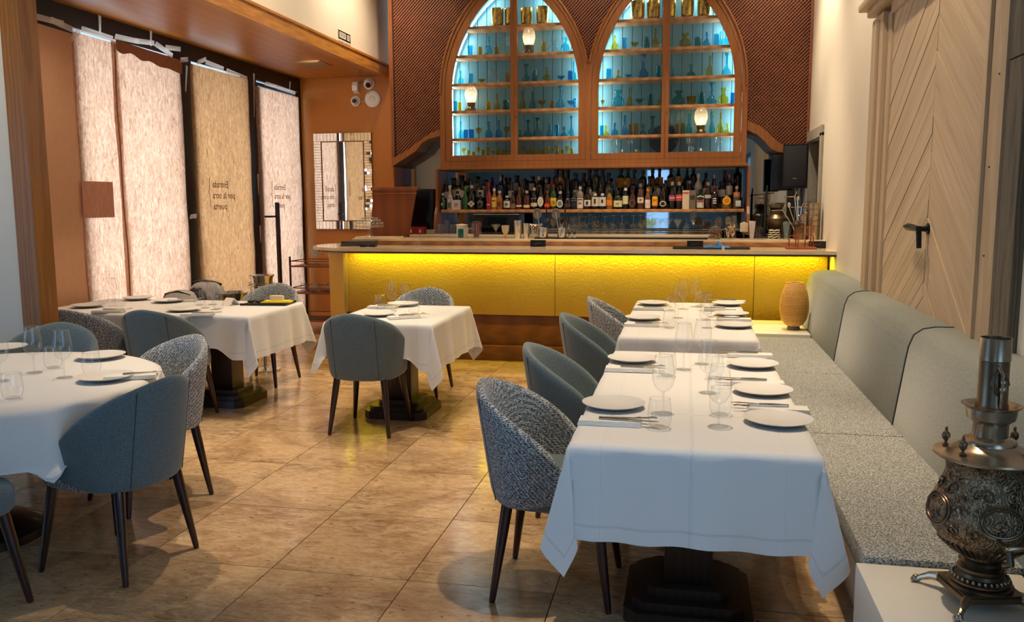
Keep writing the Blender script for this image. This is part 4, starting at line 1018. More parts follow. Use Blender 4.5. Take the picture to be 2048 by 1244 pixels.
# ---------------------------------------------------------------- woven lamp on the ledge
lp = thing('table_lamp', 'egg shaped woven rattan lamp standing on the white ledge', 'lamp', (.892, 7.36, .49))
MB().lathe([(.001, 0), (.05, 0), (.052, .008), (.05, .024), (.04, .03), (.012, .034), (.012, .09)], 28).build('base', colm((120, 112, 96), .4), lp)
LP_ = [(.050, .030), (.078, .050), (.100, .085), (.113, .13), (.119, .18), (.117, .235), (.108, .29), (.094, .335), (.076, .375), (.066, .392)]
def lr(z):
    for (r0, z0), (r1, z1) in zip(LP_, LP_[1:]):
        if z0 <= z <= z1: return r0 + (r1 - r0) * (z - z0) / (z1 - z0)
    return LP_[-1][0]
wv = MB()
for sgn in (1, -1):
    for k in range(44):
        a0 = 2 * pi * k / 44; pts = []
        for i in range(19):
            z = .031 + .36 * i / 18; a = a0 + sgn * (z - .03) * 4.6; r = lr(z) + .0016 * sgn * (1 if i % 2 else -1)
            pts.append((r * cos(a), r * sin(a), z))
        v = []; f = []
        for i, p in enumerate(pts):
            nx = Vector((p[0], p[1], 0)).normalized(); tz = Vector((-nx.y, nx.x, 0)) * .0026; v += [Vector(p) - tz, Vector(p) + tz]
        for i in range(18): f.append((2 * i, 2 * i + 1, 2 * i + 3, 2 * i + 2))
        wv.add(v, f)
for i in range(30):
    z = .036 + .0122 * i; r = lr(z); wv.tube([(r * cos(a), r * sin(a), z) for a in [2 * pi * q / 28 for q in range(29)]], .0014, 4, False)
sh_ = wv.build('lamp_shade', M['rattan'], lp, kind='stuff')
MB().lathe([(lr(.39), .386), (lr(.39) + .004, .392), (lr(.39), .398), (lr(.39) - .004, .392), (lr(.39), .386)], 32).build('top_ring', M['rattan'], lp)
MB().lathe([(r - .010, z) for r, z in LP_[1:]], 28).build('inner_liner', colm((176, 112, 30), .8), lp)
MB().tube([(.05, 0, .006), (.12, -.02, .006), (.17, 0, .010), (.195, .01, .02), (.21, .02, .006)], .003, 6).bbox(.185, .205, .0, .022, .004, .03, .003).build('power_cord', M['blackplastic'], lp)
# ---------------------------------------------------------------- tableware
ZC = TZ + .0062
def plate_proto(name, r):
    t = thing(name, 'x', 'plate')
    MB().lathe([(.001, .004), (r * .45, .004), (r * .62, .0075), (r * .85, .0155), (r * .985, .0215), (r, .0225), (r * .995, .0205), (r * .96, .0185)], 64).build('well', M['porcelain'], t)
    MB().lathe([(r * .96, .0185), (r * .85, .0125), (r * .62, .003), (r * .55, 0), (r * .5, 0), (r * .45, .0035), (.001, .0035)], 64).build('underside', M['porcelain_rim'], t)
    return t
PL = plate_proto('dinner_plate', .124)
def stem_proto(H=.225, R=.043, zb=.085, gm='glass', gt='glass_thick'):
    t = thing('wine_glass', 'x', 'wine glass')
    bowl = [(.004, zb), (R * .5, zb + .008), (R * .82, zb + .025), (R * .98, zb + .048), (R, zb + .062), (R * .95, zb + .085), (R * .84, zb + .112), (R * .74, H)]
    MB().lathe(bowl, 32).build('bowl', M[gm], t)
    MB().tube([(R * .74 * cos(a), R * .74 * sin(a), H) for a in [2 * pi * q / 32 for q in range(33)]], .0015, 6, False).build('rim', M['glass_thick'], t)
    MB().lathe([(.004, .006), (.0035, .04), (.004, zb - .006), (.009, zb + .001)], 10).build('stem', M['glass_thick'], t)
    MB().lathe([(.004, .007), (.012, .004), (.034, .0018), (.036, 0), (.001, 0)], 32).build('foot', M['glass_thick'], t)
    return t
WG = stem_proto()
def tumbler_proto(H=.108, R=.0425, gm='glass'):
    t = thing('tumbler', 'x', 'glass')
    MB().lathe([(R * .66, .002), (R * .85, .012), (R * .98, .035), (R, .05), (R * .95, .072), (R * .85, H)], 32).build('wall', M[gm], t)
    MB().tube([(R * .85 * cos(a), R * .85 * sin(a), H) for a in [2 * pi * q / 32 for q in range(33)]], .0011, 6, False).build('rim', M['glass_thick'], t)
    MB().lathe([(.001, 0), (R * .62, 0), (R * .7, .004), (R * .5, .008), (.001, .009)], 28).build('base', M['glass_thick'], t)
    return t
TB = tumbler_proto()
WG2, TB2 = stem_proto(gm='glass_shine'), tumbler_proto(gm='glass_shine')
def napkin_proto():
    t = thing('napkin', 'x', 'napkin')
    mb = MB()
    for k in range(4):
        e = .0012 * k; mb.bbox(-.115 + e, .115 - e, -.044 + e * 2, .044 - e, .0042 * k, .0042 * k + .004, .0015)
    mb.build('folded_layer', M['linen'], t); return t
NP = napkin_proto()
def fork_proto():
    t = thing('fork', 'x', 'fork'); mb = MB()
    mb.tube([(-.10, 0, .004), (-.05, 0, .005), (.02, 0, .004), (.045, 0, .006)], [.0055, .004, .0025, .004], 8)
    mb.prism([(.045, -.006), (.07, -.011), (.07, .011), (.045, .006)], .004, .006)
    mb.build('handle', M['chrome'], t); tn = MB()
    for q in (-.009, -.003, .003, .009): tn.tube([(.068, q, .005), (.09, q, .008), (.105, q, .005)], .0013, 5)
    tn.build('tine', M['chrome'], t); return t
def knife_proto():
    t = thing('knife', 'x', 'knife')
    MB().tube([(-.11, 0, .005), (-.05, 0, .0055), (0, 0, .005)], [.0055, .006, .004], 8).build('handle', M['chrome'], t)
    MB().prism([(0, -.005), (.03, -.008), (.08, -.009), (.11, -.002), (.10, .005), (0, .005)], .004, .0055).build('blade', M['chrome'], t); return t
FK, KN = fork_proto(), knife_proto()
NPH = .0168
def setp(proto, px, py, label, group, rz=0, z=None, dz=0, sc=1):
    p = at_z(px, py, z if z is not None else ZC); o = place(proto, (p.x, p.y, (z if z is not None else ZC) + dz), radians(rz), label, group)
    if sc != 1: o.scale = (sc,) * 3
    return o
GP, GW, GT, GN, GF, GK = 'dinner plates on the tables', 'stemmed wine glasses on the tables', 'stemless tumblers on the tables', 'folded napkins on the tables', 'forks on the napkins', 'knives on the napkins'
for x, y, lab in [
    (1227, 814, 'dinner plate nearest on the left side of the near right table'), (1556, 846, 'dinner plate nearest the camera beside the bench, first of three'),
    (1525, 786, 'dinner plate beside the bench, middle of three on the near right tables'), (1505, 733, 'dinner plate beside the bench, third and farthest on the near right tables'),
    (1264, 722, 'dinner plate on the left side of the second right table, far from the camera'), (1286, 639, 'dinner plate on the left, near end of the farther right tables'),
    (1468, 654, 'dinner plate on the bench side, near end of the farther right tables'), (1462, 631, 'dinner plate on the bench side, middle of the farther right tables'),
    (1456, 610, 'dinner plate on the bench side, bar end of the farther right tables'), (1306, 609, 'dinner plate on the left, bar end of the farther right tables'),
    (758, 631, 'dinner plate on the near side of the lone centre table'), (806, 611, 'dinner plate on the bar side of the lone centre table'),
    (176, 614, 'dinner plate at the far left of the window table, beside the post'), (368, 622, 'dinner plate at the front of the window table, before the teal chair'),
    (276, 599, 'dinner plate behind on the window table, toward the window'), (336, 604, 'dinner plate at the middle back of the window table, before the bag'),
    (211, 759, 'dinner plate nearest the camera on the round table'), (201, 716, 'dinner plate on the far right of the round table, before the pale tweed chair'),
    (6, 700, 'cropped dinner plate at the left edge of the photo, far side of the round table')]:
    setp(PL, x, y, lab, GP)
for x, y, lab in [
    (1326, 827, 'wine glass nearest on the left of the near right table, behind the front tumbler'), (1437, 853, 'wine glass nearest the camera on the right table, standing alone in front'),
    (1416, 786, 'wine glass second back in the middle row of the near right tables'), (1367, 739, 'wine glass alone at centre left of the second right table'),
    (1404, 728, 'wine glass at the far middle of the second right table, partly hidden'), (1356, 636, 'wine glass at left of the farther right table, beside two tumblers'),
    (1414, 656, 'wine glass nearest on the farther right tables, centre'), (1366, 618, 'left of the two tallest looking wine glasses before the yellow bar'),
    (1390, 613, 'right of the two tallest looking wine glasses before the yellow bar'),
    (784, 622, 'left of the two wine glasses on the lone centre table'), (811, 629, 'right of the two wine glasses on the lone centre table'),
    (225, 612, 'wine glass before the white paper on the window table, front one of the left pair'), (230, 601, 'wine glass before the white paper on the window table, rear one of the left pair'),
    (411, 616, 'leftmost of three clustered wine glasses on the window table'), (425, 609, 'middle of three clustered wine glasses on the window table'), (430, 619, 'rightmost of three clustered wine glasses on the window table'),
    (69, 745, 'wine glass left of the pair on the round table, before the pine post'), (129, 755, 'wine glass right of the pair on the round table'),
    (1, 762, 'wine glass cropped by the left edge of the photo')]:
    setp(WG, x, y, lab, GW)
for x, y, lab in [
    (1319, 856, 'tumbler nearest the camera on the left of the near right table'), (1441, 830, 'tumbler on the near right table, seen through the front wine glass'),
    (1334, 752, 'tumbler on the second right table, seen through the left wine glass'), (1428, 757, 'tumbler on the second right table, right of the crease'),
    (1339, 656, 'tumbler nearest on the left of the farther right tables'), (1341, 621, 'small looking tumbler at left, bar end of the farther right tables'),
    (1411, 640, 'tumbler behind the wine glass in the middle of the farther right tables'), (1400, 612, 'tumbler at the bar end of the farther right tables, right of the wine glasses'),
    (760, 618, 'tumbler left of the wine glasses on the lone centre table'), (828, 628, 'tumbler right of the wine glasses on the lone centre table'),
    (206, 607, 'tumbler left of the wine glass pair on the window table'), (240, 613, 'tumbler right of the wine glass pair on the window table'),
    (399, 610, 'tumbler left of the glass cluster on the window table'), (436, 618, 'tumbler right of the glass cluster on the window table'),
    (107, 736, 'tumbler between the two wine glasses on the round table'), (184, 749, 'tumbler behind the nearest plate on the round table'), (26, 797, 'tumbler nearest the camera on the round table, at left')]:
    setp(TB, x, y, lab, GT)
nk_ = [(1220, 847, 0, 'near left place of the right tables'), (1258, 741, 1, 'left place of the second right table'), (1283, 652, 0, 'left place, near end of the farther right tables'), (1297, 619, 0, 'left place, bar end of the farther right tables'),
       (1556, 822, 180, 'nearest bench place'), (1515, 769, 180, 'middle bench place of the near right tables'), (1500, 713, 180, 'farthest bench place of the near right tables'),
       (1468, 641, 180, 'near bench place of the farther right tables'), (1440, 621, 180, 'middle bench place of the farther right tables'), (1462, 605, 180, 'last bench place before the bar'),
       (808, 636, 35, 'near side of the lone centre table'), (765, 616, 0, 'bar side of the lone centre table'), (217, 624, 10, 'front left of the window table'), (395, 631, 14, 'front of the window table beside the corner'), (365, 602, 10, 'back of the window table'), (262, 756, 25, 'round table beside the nearest plate')]
for k, (x, y, a, wh) in enumerate(nk_):
    o = setp(NP, x, y, 'folded white napkin, ' + wh, GN, a)
    R_ = Matrix.Rotation(radians(a), 3, 'Z'); b = o.location
    p = b + R_ @ Vector((.065, .012, NPH)); place(FK, p, radians(a + 8), 'steel fork on the napkin, ' + wh, GF)
    if k not in (15,):
        p = b + R_ @ Vector((.07, -.016, NPH)); place(KN, p, radians(a - 6), 'steel knife on the napkin, ' + wh, GK)

# ---------------------------------------------------------------- things on the window table
def one(name, label, cat, mb, mat, **k): o = mb.build(name, mat, None, **k); return tag(o, label, cat)
p = at_z(537, 608, ZC)
tr = thing('tray', 'flat black serving tray at the corner of the window table', 'tray', p, radians(6))
MB().bbox(-.19, .19, -.12, .12, 0, .010, .003).build('tray_base', M['blackplastic'], tr); MB().bbox(-.19, .19, -.12, -.112, .01, .018, .002).bbox(-.19, .19, .112, .12, .01, .018, .002).build('tray_lip', M['blackplastic'], tr)
yt = thing('folded_cloth', 'bright yellow folded cloth lying on the black tray', 'cloth', p + Vector((.06, .03, .010)), radians(10))
MB().bbox(-.12, .12, -.06, .06, 0, .009, .004).build('cloth_fold', colm((240, 206, 40), .8), yt); MB().bbox(-.10, .11, -.05, .055, .009, .016, .003).build('cloth_fold', colm((240, 206, 40), .8), yt)
bx = thing('tissue_pack', 'small cream paper pack standing on the yellow cloth', 'box', p + Vector((.055, .04, .026)), radians(4))
MB().bbox(-.055, .055, -.02, .02, 0, .04, .006).build('pack', colm((232, 222, 190), .8), bx)
sg = thing('sunglasses', 'black sunglasses lying on the tray edge', 'sunglasses', p + Vector((-.10, -.035, .012)), radians(14))
for s in (-1, 1): MB().sphere((s * .032, 0, .012), .027, 16, 10, .45).build('lens', M['blackplastic'], sg)
MB().tube([(-.06, .01, .016), (-.06, .07, .012), (.02, .09, .01)], .003, 6).tube([(.06, .01, .016), (.06, .08, .012), (0, .095, .01)], .003, 6).tube([(-.012, 0, .016), (0, -.004, .018), (.012, 0, .016)], .003, 6).build('frame', M['blackplastic'], sg)
cdp = at_z(462, 610, ZC)
cr = MB().prism([(-.06, 0), (-.05, 0), (-.002, .055), (-.008, .058)], -.045, .045, 'y').prism([(.06, 0), (.05, 0), (-.008, .055), (-.002, .058)], -.045, .045, 'y').build('card', M['white'], thing('tent_card', 'white folded tent card on the window table beside the tray', 'card', cdp, radians(70)))
# bag on the far side of the window table
bgp = at_z(362, 592, .55); bgl = Vector((-4.36, 6.88, .45))
ss = thing('low_stool', 'low stool holding the bag between the window table and the papers', 'stool', (-4.36, 6.88, 0)); MB().bbox(-.2, .2, -.18, .18, .40, .45, .02).build('seat', M['smooth'], ss)
for sx in (-1, 1):
    for sy in (-1, 1): MB().tube([(sx * .15, sy * .13, .40), (sx * .17, sy * .15, 0)], [.018, .012], 10).build('leg', M['darkwood'], ss)
bg = thing('handbag', 'light grey soft bag with black lining behind the window table', 'bag', (-4.36, 6.88, .45), radians(8))
def lump(cx, cy, cz, a, b, c, e=.7, sd=0):
    def f(u, v):
        t_, p_ = 2 * pi * u, pi * v - pi / 2; k = 1 + .07 * noise.noise(Vector((cos(t_) * 1.6 + sd, sin(t_) * 1.6, v * 3)))
        g = lambda x: abs(x) ** e * (1 if x > 0 else -1)
        return (cx + a * k * g(cos(p_)) * g(cos(t_)), cy + b * k * g(cos(p_)) * g(sin(t_)), cz + c * k * g(sin(p_)))
    return MB().grid(f, 28, 14, True)
lump(-.07, -.02, .17, .17, .10, .165, .6, 1).build('front_panel', colm((190, 184, 176), .85), bg)
lump(.12, .06, .20, .16, .09, .20, .6, 4).build('rear_panel', colm((168, 162, 156), .85), bg)
lump(.06, .01, .23, .10, .07, .13, .7, 2).build('lining', M['blackplastic'], bg)
MB().tube([(-.235, -.08, .22), (-.20, -.085, .31), (-.08, -.09, .335), (.03, -.09, .30), (.09, -.09, .22)], .006, 8).tube([(.0, .06, .40), (.08, .06, .418), (.18, .07, .405), (.26, .06, .38)], .010, 8).build('strap', M['blackplastic'], bg)
# wine coolers on a stand
bs = at_y(494, 600, 7.0)
stn = thing('cooler_stand', 'steel stand between the window table and the door, carrying the tall cooler', 'stand', (-3.86, 7.25, 0))
MB().lathe([(.14, 0), (.14, .012), (.02, .03), (.015, .05), (.015, .645), (.03, .66), (.001, .66)], 28).build('post', M['chrome'], stn)
MB().tube([(.125 * cos(a), .125 * sin(a), .80) for a in [2 * pi * q / 28 for q in range(29)]], .005, 6, False).build('ring', M['chrome'], stn)
for a in (0, 2.1, 4.2): MB().tube([(.02 * cos(a), .02 * sin(a), .64), (.105 * cos(a), .105 * sin(a), .665), (.125 * cos(a), .125 * sin(a), .80)], .004, 6).build('arm', M['chrome'], stn)
wc = thing('wine_cooler', 'tall polished steel ice bucket with ring handle before the door', 'bucket', (-3.86, 7.25, .665))
MB().lathe([(.001, 0), (.085, 0), (.088, .01), (.098, .20), (.112, .225), (.115, .232), (.108, .230), (.095, .20), (.084, .012), (.001, .012)], 36).build('bucket', M['chrome'], wc)
for s in (-1, 1): MB().tube([(s * .10, 0, .17), (s * .12, .02, .16), (s * .125, 0, .13), (s * .12, -.02, .16), (s * .10, 0, .17)], .004, 6).build('handle', M['chrome'], wc)
st2 = thing('side_stool', 'dark round stool behind the window table, under the low bowl', 'stool', (-4.02, 6.98, 0)); MB().lathe([(.001, .60), (.15, .60), (.15, .63), (.001, .63)], 28).build('seat', M['darkwood'], st2)
for a in (0.5, 2.6, 4.7): MB().tube([(.09 * cos(a), .09 * sin(a), .6), (.14 * cos(a), .14 * sin(a), 0)], .013, 8).build('leg', M['darkwood'], st2)
wb = thing('wine_bowl', 'low wide steel cooler bowl behind the glass cluster', 'bowl', (-4.02, 6.98, .63))
MB().lathe([(.001, 0), (.09, 0), (.12, .05), (.135, .115), (.145, .13), (.14, .132), (.115, .05), (.086, .006), (.001, .006)], 36).build('bowl', M['chrome'], wb)

# ---------------------------------------------------------------- mirror, cameras, sign, vent
mi = thing('wall_mirror', 'rectangular mirror framed with small mirror strips on the orange wall', 'mirror', (0, 0, 0))
mx0, mx1, mz0, mz1 = -4.858, -4.05, 1.215, 2.47; bw = .105
MB().box(mx0, mx1, YO - .02, YO, mz0, mz1).build('backing', colm((90, 44, 18), .6), mi, False)
MB().box(mx0 + bw + .012, mx1 - bw - .012, YO - .030, YO - .02, mz0 + bw + .012, mz1 - bw - .012).build('mirror_pane', M['mirror'], mi, False)
random.seed(3)
hs = MB().box(-.5, .5, 0, .007, -.5, .5).mesh('mirror_strip', M['mirror'], False)
n = 29; L = mz1 - mz0
for side in (0, 1):
    xc = mx0 + bw / 2 if side == 0 else mx1 - bw / 2
    for k in range(n):
        zc = mz0 + bw + (L - 2 * bw) * (k + .5) / n
        obj('mirror_strip', hs, mi, (xc, YO - .030, zc), (radians(random.uniform(-.6, .6)), 0, radians(random.uniform(-2.2, 2.2) if side else random.uniform(-.6, .6))), (bw - .004, 1, (L - 2 * bw) / n - .004))
m_ = 17; Lx = mx1 - mx0
for zc in (mz0 + bw / 2, mz1 - bw / 2):
    for k in range(m_):
        obj('mirror_strip', hs, mi, (mx0 + Lx * (k + .5) / m_, YO - .030, zc), (0, 0, radians(random.uniform(-2.0, 2.0))), (Lx / m_ - .004, 1, bw - .004))
fr = MB()
for a, b, c, d in ((mx0 + bw, mx1 - bw, mz0 + bw - .002, mz0 + bw + .012), (mx0 + bw, mx1 - bw, mz1 - bw - .012, mz1 - bw + .002), (mx0 + bw - .002, mx0 + bw + .012, mz0 + bw, mz1 - bw), (mx1 - bw - .012, mx1 - bw + .002, mz0 + bw, mz1 - bw)): fr.box(a, b, YO - .036, YO - .02, c, d)
fr.build('inner_frame', colm((120, 64, 30), .5), mi, False)
def cam_dome(name, lab, x, z, r, ax, cat='camera'):
    t = thing(name, lab, cat, (x, YO, z)); d = Vector(ax).normalized()
    MB().lathe([(.001, 0), (r * .95, 0), (r, .01), (r * .9, .03), (r * .6, .04)], 28, (0, 0, 0), (0, -1, 0)).build('mount', M['whiteplastic'], t)
    MB().sphere((0, -.05, 0), r * .74, 20, 12).build('housing', M['whiteplastic'], t)
    c = Vector((0, -.05, 0)) + d * r * .52; MB().lathe([(.001, r * .34), (r * .40, r * .26), (r * .44, 0)], 20, c, d).build('lens', M['blackplastic'], t); return t
cam_dome('security_camera', 'round white dome camera low on the orange wall, left of the disc', -4.255, 2.875, .07, (.25, -1, -.1))
cam_dome('security_camera', 'white dome camera under the soffit, above the round disc', -4.065, 3.09, .078, (.25, -.8, -.55))
sr = thing('alarm_sensor', 'small white wedge sensor beside the upper dome camera', 'sensor', (-4.235, YO, 3.06)); MB().prism([(0, -.09), (-.09, -.06), (-.10, 0), (-.07, .05), (0, .06)], -.035, .035, 'x').build('housing', M['whiteplastic'], sr); MB().tube([(.035, -.03, .05), (.10, -.03, .055)], .012, 8).build('bracket', colm((120, 112, 104), .5), sr)
ds = thing('wall_disc', 'round white access disc on the orange wall below the cameras', 'disc', (-4.022, YO, 2.895))
MB().lathe([(.001, .042), (.03, .04), (.045, .032), (.05, .034), (.085, .028), (.105, .018), (.108, .006), (.106, 0)], 48, (0, 0, 0), (0, -1, 0)).build('shell', M['whiteplastic'], ds)
MB().tube([(.03 * cos(a), -.043, .03 * sin(a)) for a in [q * .2 for q in range(22)]], .0015, 5).build('ring_mark', colm((190, 186, 178), .5), ds)
cb = MB().tube([(-4.06, YO - .03, 3.0), (-4.10, YO - .012, 2.93), (-4.14, YO - .012, 2.86), (-4.20, YO - .02, 2.855)], .007, 8).build('cable', colm((190, 170, 160), .6)); tag(cb, 'pale cable running from the upper camera to the lower one', 'cable')
sgn_ = thing('wall_sign', 'small black and white notice on the white wall above the soffit', 'sign', (XH, 9.197, 3.347), 0)
MB().bbox(0, .006, -.175, .175, -.10, .10, .002).build('plate', M['white'], sgn_); MB().box(.006, .0068, -.170, .170, .0, .095).box(.006, .0068, -.170, .170, -.088, -.076).build('black_field', M['black'], sgn_, False)
MB().box(.0068, .0074, -.145, .04, .018, .08).box(.0068, .0074, .075, .145, .018, .08).build('white_field', M['white'], sgn_, False)
for k, (y, z, wd, ht) in enumerate([(-.125, .05, .008, .05), (-.10, .05, .008, .05), (-.072, .052, .016, .044), (-.04, .05, .008, .05), (-.012, .052, .016, .044), (.018, .05, .006, .05), (.10, .05, .010, .044), (.125, .05, .010, .044)]
        + [(-.145 + .036 * q, -.038, (.016, .008, .020)[q % 3], (.046, .036)[q % 2]) for q in range(9)]):
    MB().box(.0074, .0079, y - wd / 2, y + wd / 2, z - ht / 2, z + ht / 2).build('print', colm((74, 68, 60), .6), sgn_, False)
vt = thing('air_vent', 'small square grille in the orange soffit', 'vent', (-4.31, 9.55, ZS))
MB().bbox(-.15, .15, -.19, .19, -.010, 0, .002).build('frame', colm((170, 140, 104), .5), vt)
for k in range(7): MB().box(-.12, .12, -.165 + k * .05, -.135 + k * .05, -.016, -.010).build('slat', colm((150, 122, 90), .5), vt, False)

# ---------------------------------------------------------------- drinks trolley
tx0, tx1, ty0, ty1 = -4.62, -3.80, 9.38, 9.80
tl = thing('bar_trolley', 'dark copper framed glass trolley at the left end of the bar', 'trolley', (0, 0, 0))
for x in (tx0, tx1):
    for y in (ty0, ty1):
        MB().tube([(x, y, .05), (x, y, .93)], .012, 10).build('post', M['handle'], tl); MB().lathe([(.001, 0), (.02, 0), (.022, .03), (.012, .05)], 14, (x, y, 0)).build('caster', M['blackplastic'], tl)
for z in (.82, .50, .17):
    MB().bbox(tx0, tx1, ty0, ty1, z - .012, z, .003).build('tray', M['blackplastic'], tl)
    r = MB(); r.tube([(tx0, ty0, z - .006), (tx1, ty0, z - .006)], .011, 8); r.tube([(tx0, ty0, z + .055), (tx1, ty0, z + .055)], .006, 8); r.tube([(tx0, ty0, z + .055), (tx0, ty1, z + .055)], .006, 8); r.tube([(tx0, ty1, z + .055), (tx1, ty1, z + .055)], .006, 8); r.build('rail', M['copper'], tl)
k = 0
for q, (dx, dy) in enumerate([(.1, .08), (.2, .2), (.3, .09), (.4, .22), (.5, .1), (.6, .21), (.7, .1), (.18, .33), (.38, .34), (.58, .33)]):
    wo = 'first second third fourth fifth sixth seventh eighth ninth tenth'.split()[q]
    place(WG2, (tx0 + dx, ty0 + dy, .82), 0, 'wine glass on the top shelf of the trolley, %s from the left' % wo, 'glasses on the trolley top')
for q in range(8):
    wo = 'first second third fourth fifth sixth seventh eighth'.split()[q]
    place(TB2, (tx0 + .12 + .085 * q, ty0 + .10 + .09 * (q % 2), .50), 0, 'tumbler on the middle shelf of the trolley, %s from the left' % wo, 'tumblers on the trolley middle shelf')

# ---------------------------------------------------------------- raised flap, black appliance, speaker
fp = thing('counter_flap', 'raised red brown wooden counter flap leaning at the left of the bar', 'flap', (0, 0, 0))
facade([[(-3.55, 1.0), (-3.10, 1.0), (-2.97, 1.70), (-3.47, 1.70)]], 9.18, 9.205).build('panel', M['flapwood'], fp, False)
MB().bbox(-3.50, -2.945, 9.165, 9.225, 1.695, 1.735, .008).build('top_rail', M['flapwood'], fp)
MB().tube([(-3.49, 9.175, 1.66), (-2.965, 9.175, 1.66)], .01, 8).build('bead', M['flapwood'], fp); MB().box(-3.53, -3.12, 9.19, 9.22, 0, 1.0).build('support', M['flapwood'], fp, False)
ap = thing('black_appliance', 'tall black appliance on the back counter beside the curved shelf side', 'appliance', (-3.17, 9.92, 1.19)); MB().bbox(-.235, .225, -.2, .2, 0, .53, .01).build('housing', M['blackplastic'], ap); MB().bbox(-.2, .19, -.205, -.198, .06, .5, .002).build('door', colm((8, 8, 9), .2), ap)
rb = thing('red_box', 'dark red box on the back counter beside the flap', 'box', (-3.10, 9.61, 1.19)); MB().bbox(-.10, .10, -.06, .06, 0, .085, .004).build('carton', M['red'], rb); MB().box(-.07, -.05, -.0615, -.06, .02, .06).box(.04, .06, -.0615, -.06, .02, .06).build('print', colm((200, 150, 130), .6), rb, False)
gb = thing('card_holder', 'small grey block beside the red box on the back counter', 'box', (-2.93, 9.60, 1.19)); MB().bbox(-.05, .05, -.03, .03, 0, .055, .004).build('block', colm((130, 118, 100), .6), gb)
sp0 = at_y(1590, 335, 9.45)
sk = thing('speaker', 'black loudspeaker on a bracket at the corner beside the grey door', 'speaker', (1.115, 9.45, 1.905), radians(-14))
MB().prism([(-.125, -.10), (.125, -.10), (.105, .10), (-.105, .10)], -.215, .235).build('cabinet', M['blackplastic'], sk, False)
MB().bbox(-.115, .115, -.115, -.10, -.20, .22, .01).build('grille', colm((14, 15, 20), .7), sk); MB().box(-.02, .02, -.117, -.115, -.12, -.112).build('badge', colm((120, 120, 124), .4), sk, False)
MB().tube([(0, .1, .0), (-.05, .2, 0), (-.08, .36, 0)], .014, 8).build('bracket', M['blackplastic'], sk)
sb = thing('speaker_amplifier', 'black box behind the loudspeaker, on the mirror', 'box', (.96, 9.70, 1.88)); MB().bbox(-.07, .10, -.06, .10, -.21, .17, .012).build('housing', M['blackplastic'], sb)
# ---------------------------------------------------------------- glassware in the arched cabinet
ORD = 'first second third fourth fifth sixth seventh eighth ninth tenth eleventh twelfth thirteenth fourteenth fifteenth sixteenth seventeenth eighteenth nineteenth twentieth'.split()
ORD += ['twenty ' + o for o in ORD[:9]] + ['thirtieth'] + ['thirty ' + o for o in ORD[:9]] + ['fortieth'] + ['forty ' + o for o in ORD[:9]]
_sh = {}
def prof(kind, w, h):
    r = w / 2
    return {'tumbler': [(.001, .002), (r * .86, 0), (r * .9, .004), (r, h), (r * .94, h), (r * .84, .008)],
            'cylinder': [(.001, .002), (r * .95, 0), (r, .004), (r, h), (r * .92, h), (r * .9, .008)],
            'decanter': [(.001, .001), (r * .8, 0), (r, h * .10), (r * .98, h * .28), (r * .7, h * .42), (r * .28, h * .54), (r * .26, h * .70), (r * .46, h * .74), (r * .2, h * .77), (r * .34, h * .84), (r * .40, h * .91), (r * .30, h * .98), (.001, h)],
            'round_decanter': [(.001, .001), (r * .55, 0), (r * .9, h * .12), (r, h * .30), (r * .85, h * .48), (r * .4, h * .62), (r * .25, h * .72), (r * .45, h * .82), (r * .62, h * .96), (r * .58, h)],
            'carafe': [(.001, .001), (r * .7, 0), (r, h * .10), (r * .95, h * .22), (r * .5, h * .36), (r * .26, h * .48), (r * .24, h * .85), (r * .5, h * .97), (r * .62, h), (r * .5, h * .985), (r * .18, h * .86), (r * .2, h * .5)],
            'flask': [(.001, .001), (r * .9, 0), (r, h * .10), (r * .8, h * .26), (r * .3, h * .40), (r * .22, h * .58), (r * .36, h * .68), (r * .42, h * .82), (r * .30, h * .95), (.001, h)],
            'coupe': [(.001, .001), (r * .5, 0), (r * .45, .004), (r * .1, h * .12), (r * .1, h * .4), (r * .5, h * .55), (r * .9, h * .8), (r, h), (r * .94, h), (r * .45, h * .62)],
            'goblet': [(.001, .001), (r * .6, 0), (r * .5, .004), (r * .12, h * .1), (r * .12, h * .4), (r * .6, h * .5), (r * .9, h * .7), (r, h), (r * .93, h), (r * .8, h * .7)],
            'shot': [(.001, .001), (r * .6, 0), (r * .62, .004), (r * .95, h), (r * .88, h), (r * .5, .008)],
            'bowl': [(.001, .001), (r * .5, 0), (r * .85, h * .3), (r, h), (r * .95, h), (r * .75, h * .35)],
            'pot': [(.001, .001), (r * .7, 0), (r * .85, .01), (r * .95, h * .2), (r, h * .9), (r * .97, h), (r * .92, h), (r * .9, h * .3), (r * .7, .02)]}[kind]
NICE = {'tumbler': 'tumbler', 'cylinder': 'straight glass', 'decanter': 'stoppered decanter', 'round_decanter': 'round bellied decanter', 'carafe': 'long necked carafe', 'flask': 'small stoppered flask', 'coupe': 'footed coupe', 'goblet': 'goblet', 'shot': 'small glass', 'bowl': 'bowl', 'pot': 'hammered pot'}
CN = {'gblue': 'turquoise', 'gdeep': 'deep blue', 'gteal': 'sea teal', 'gamber': 'amber', 'gyellow': 'yellow', 'gclear': 'clear', 'gold': 'golden'}
SHZ = {1: 3.58, 2: 3.26, 3: 2.94, 4: 2.63, 5: 2.31, 6: 2.10}
SHN = {1: 'top', 2: 'second', 3: 'third', 4: 'fourth', 5: 'fifth', 6: 'bottom'}
K = 10.0 / 1700
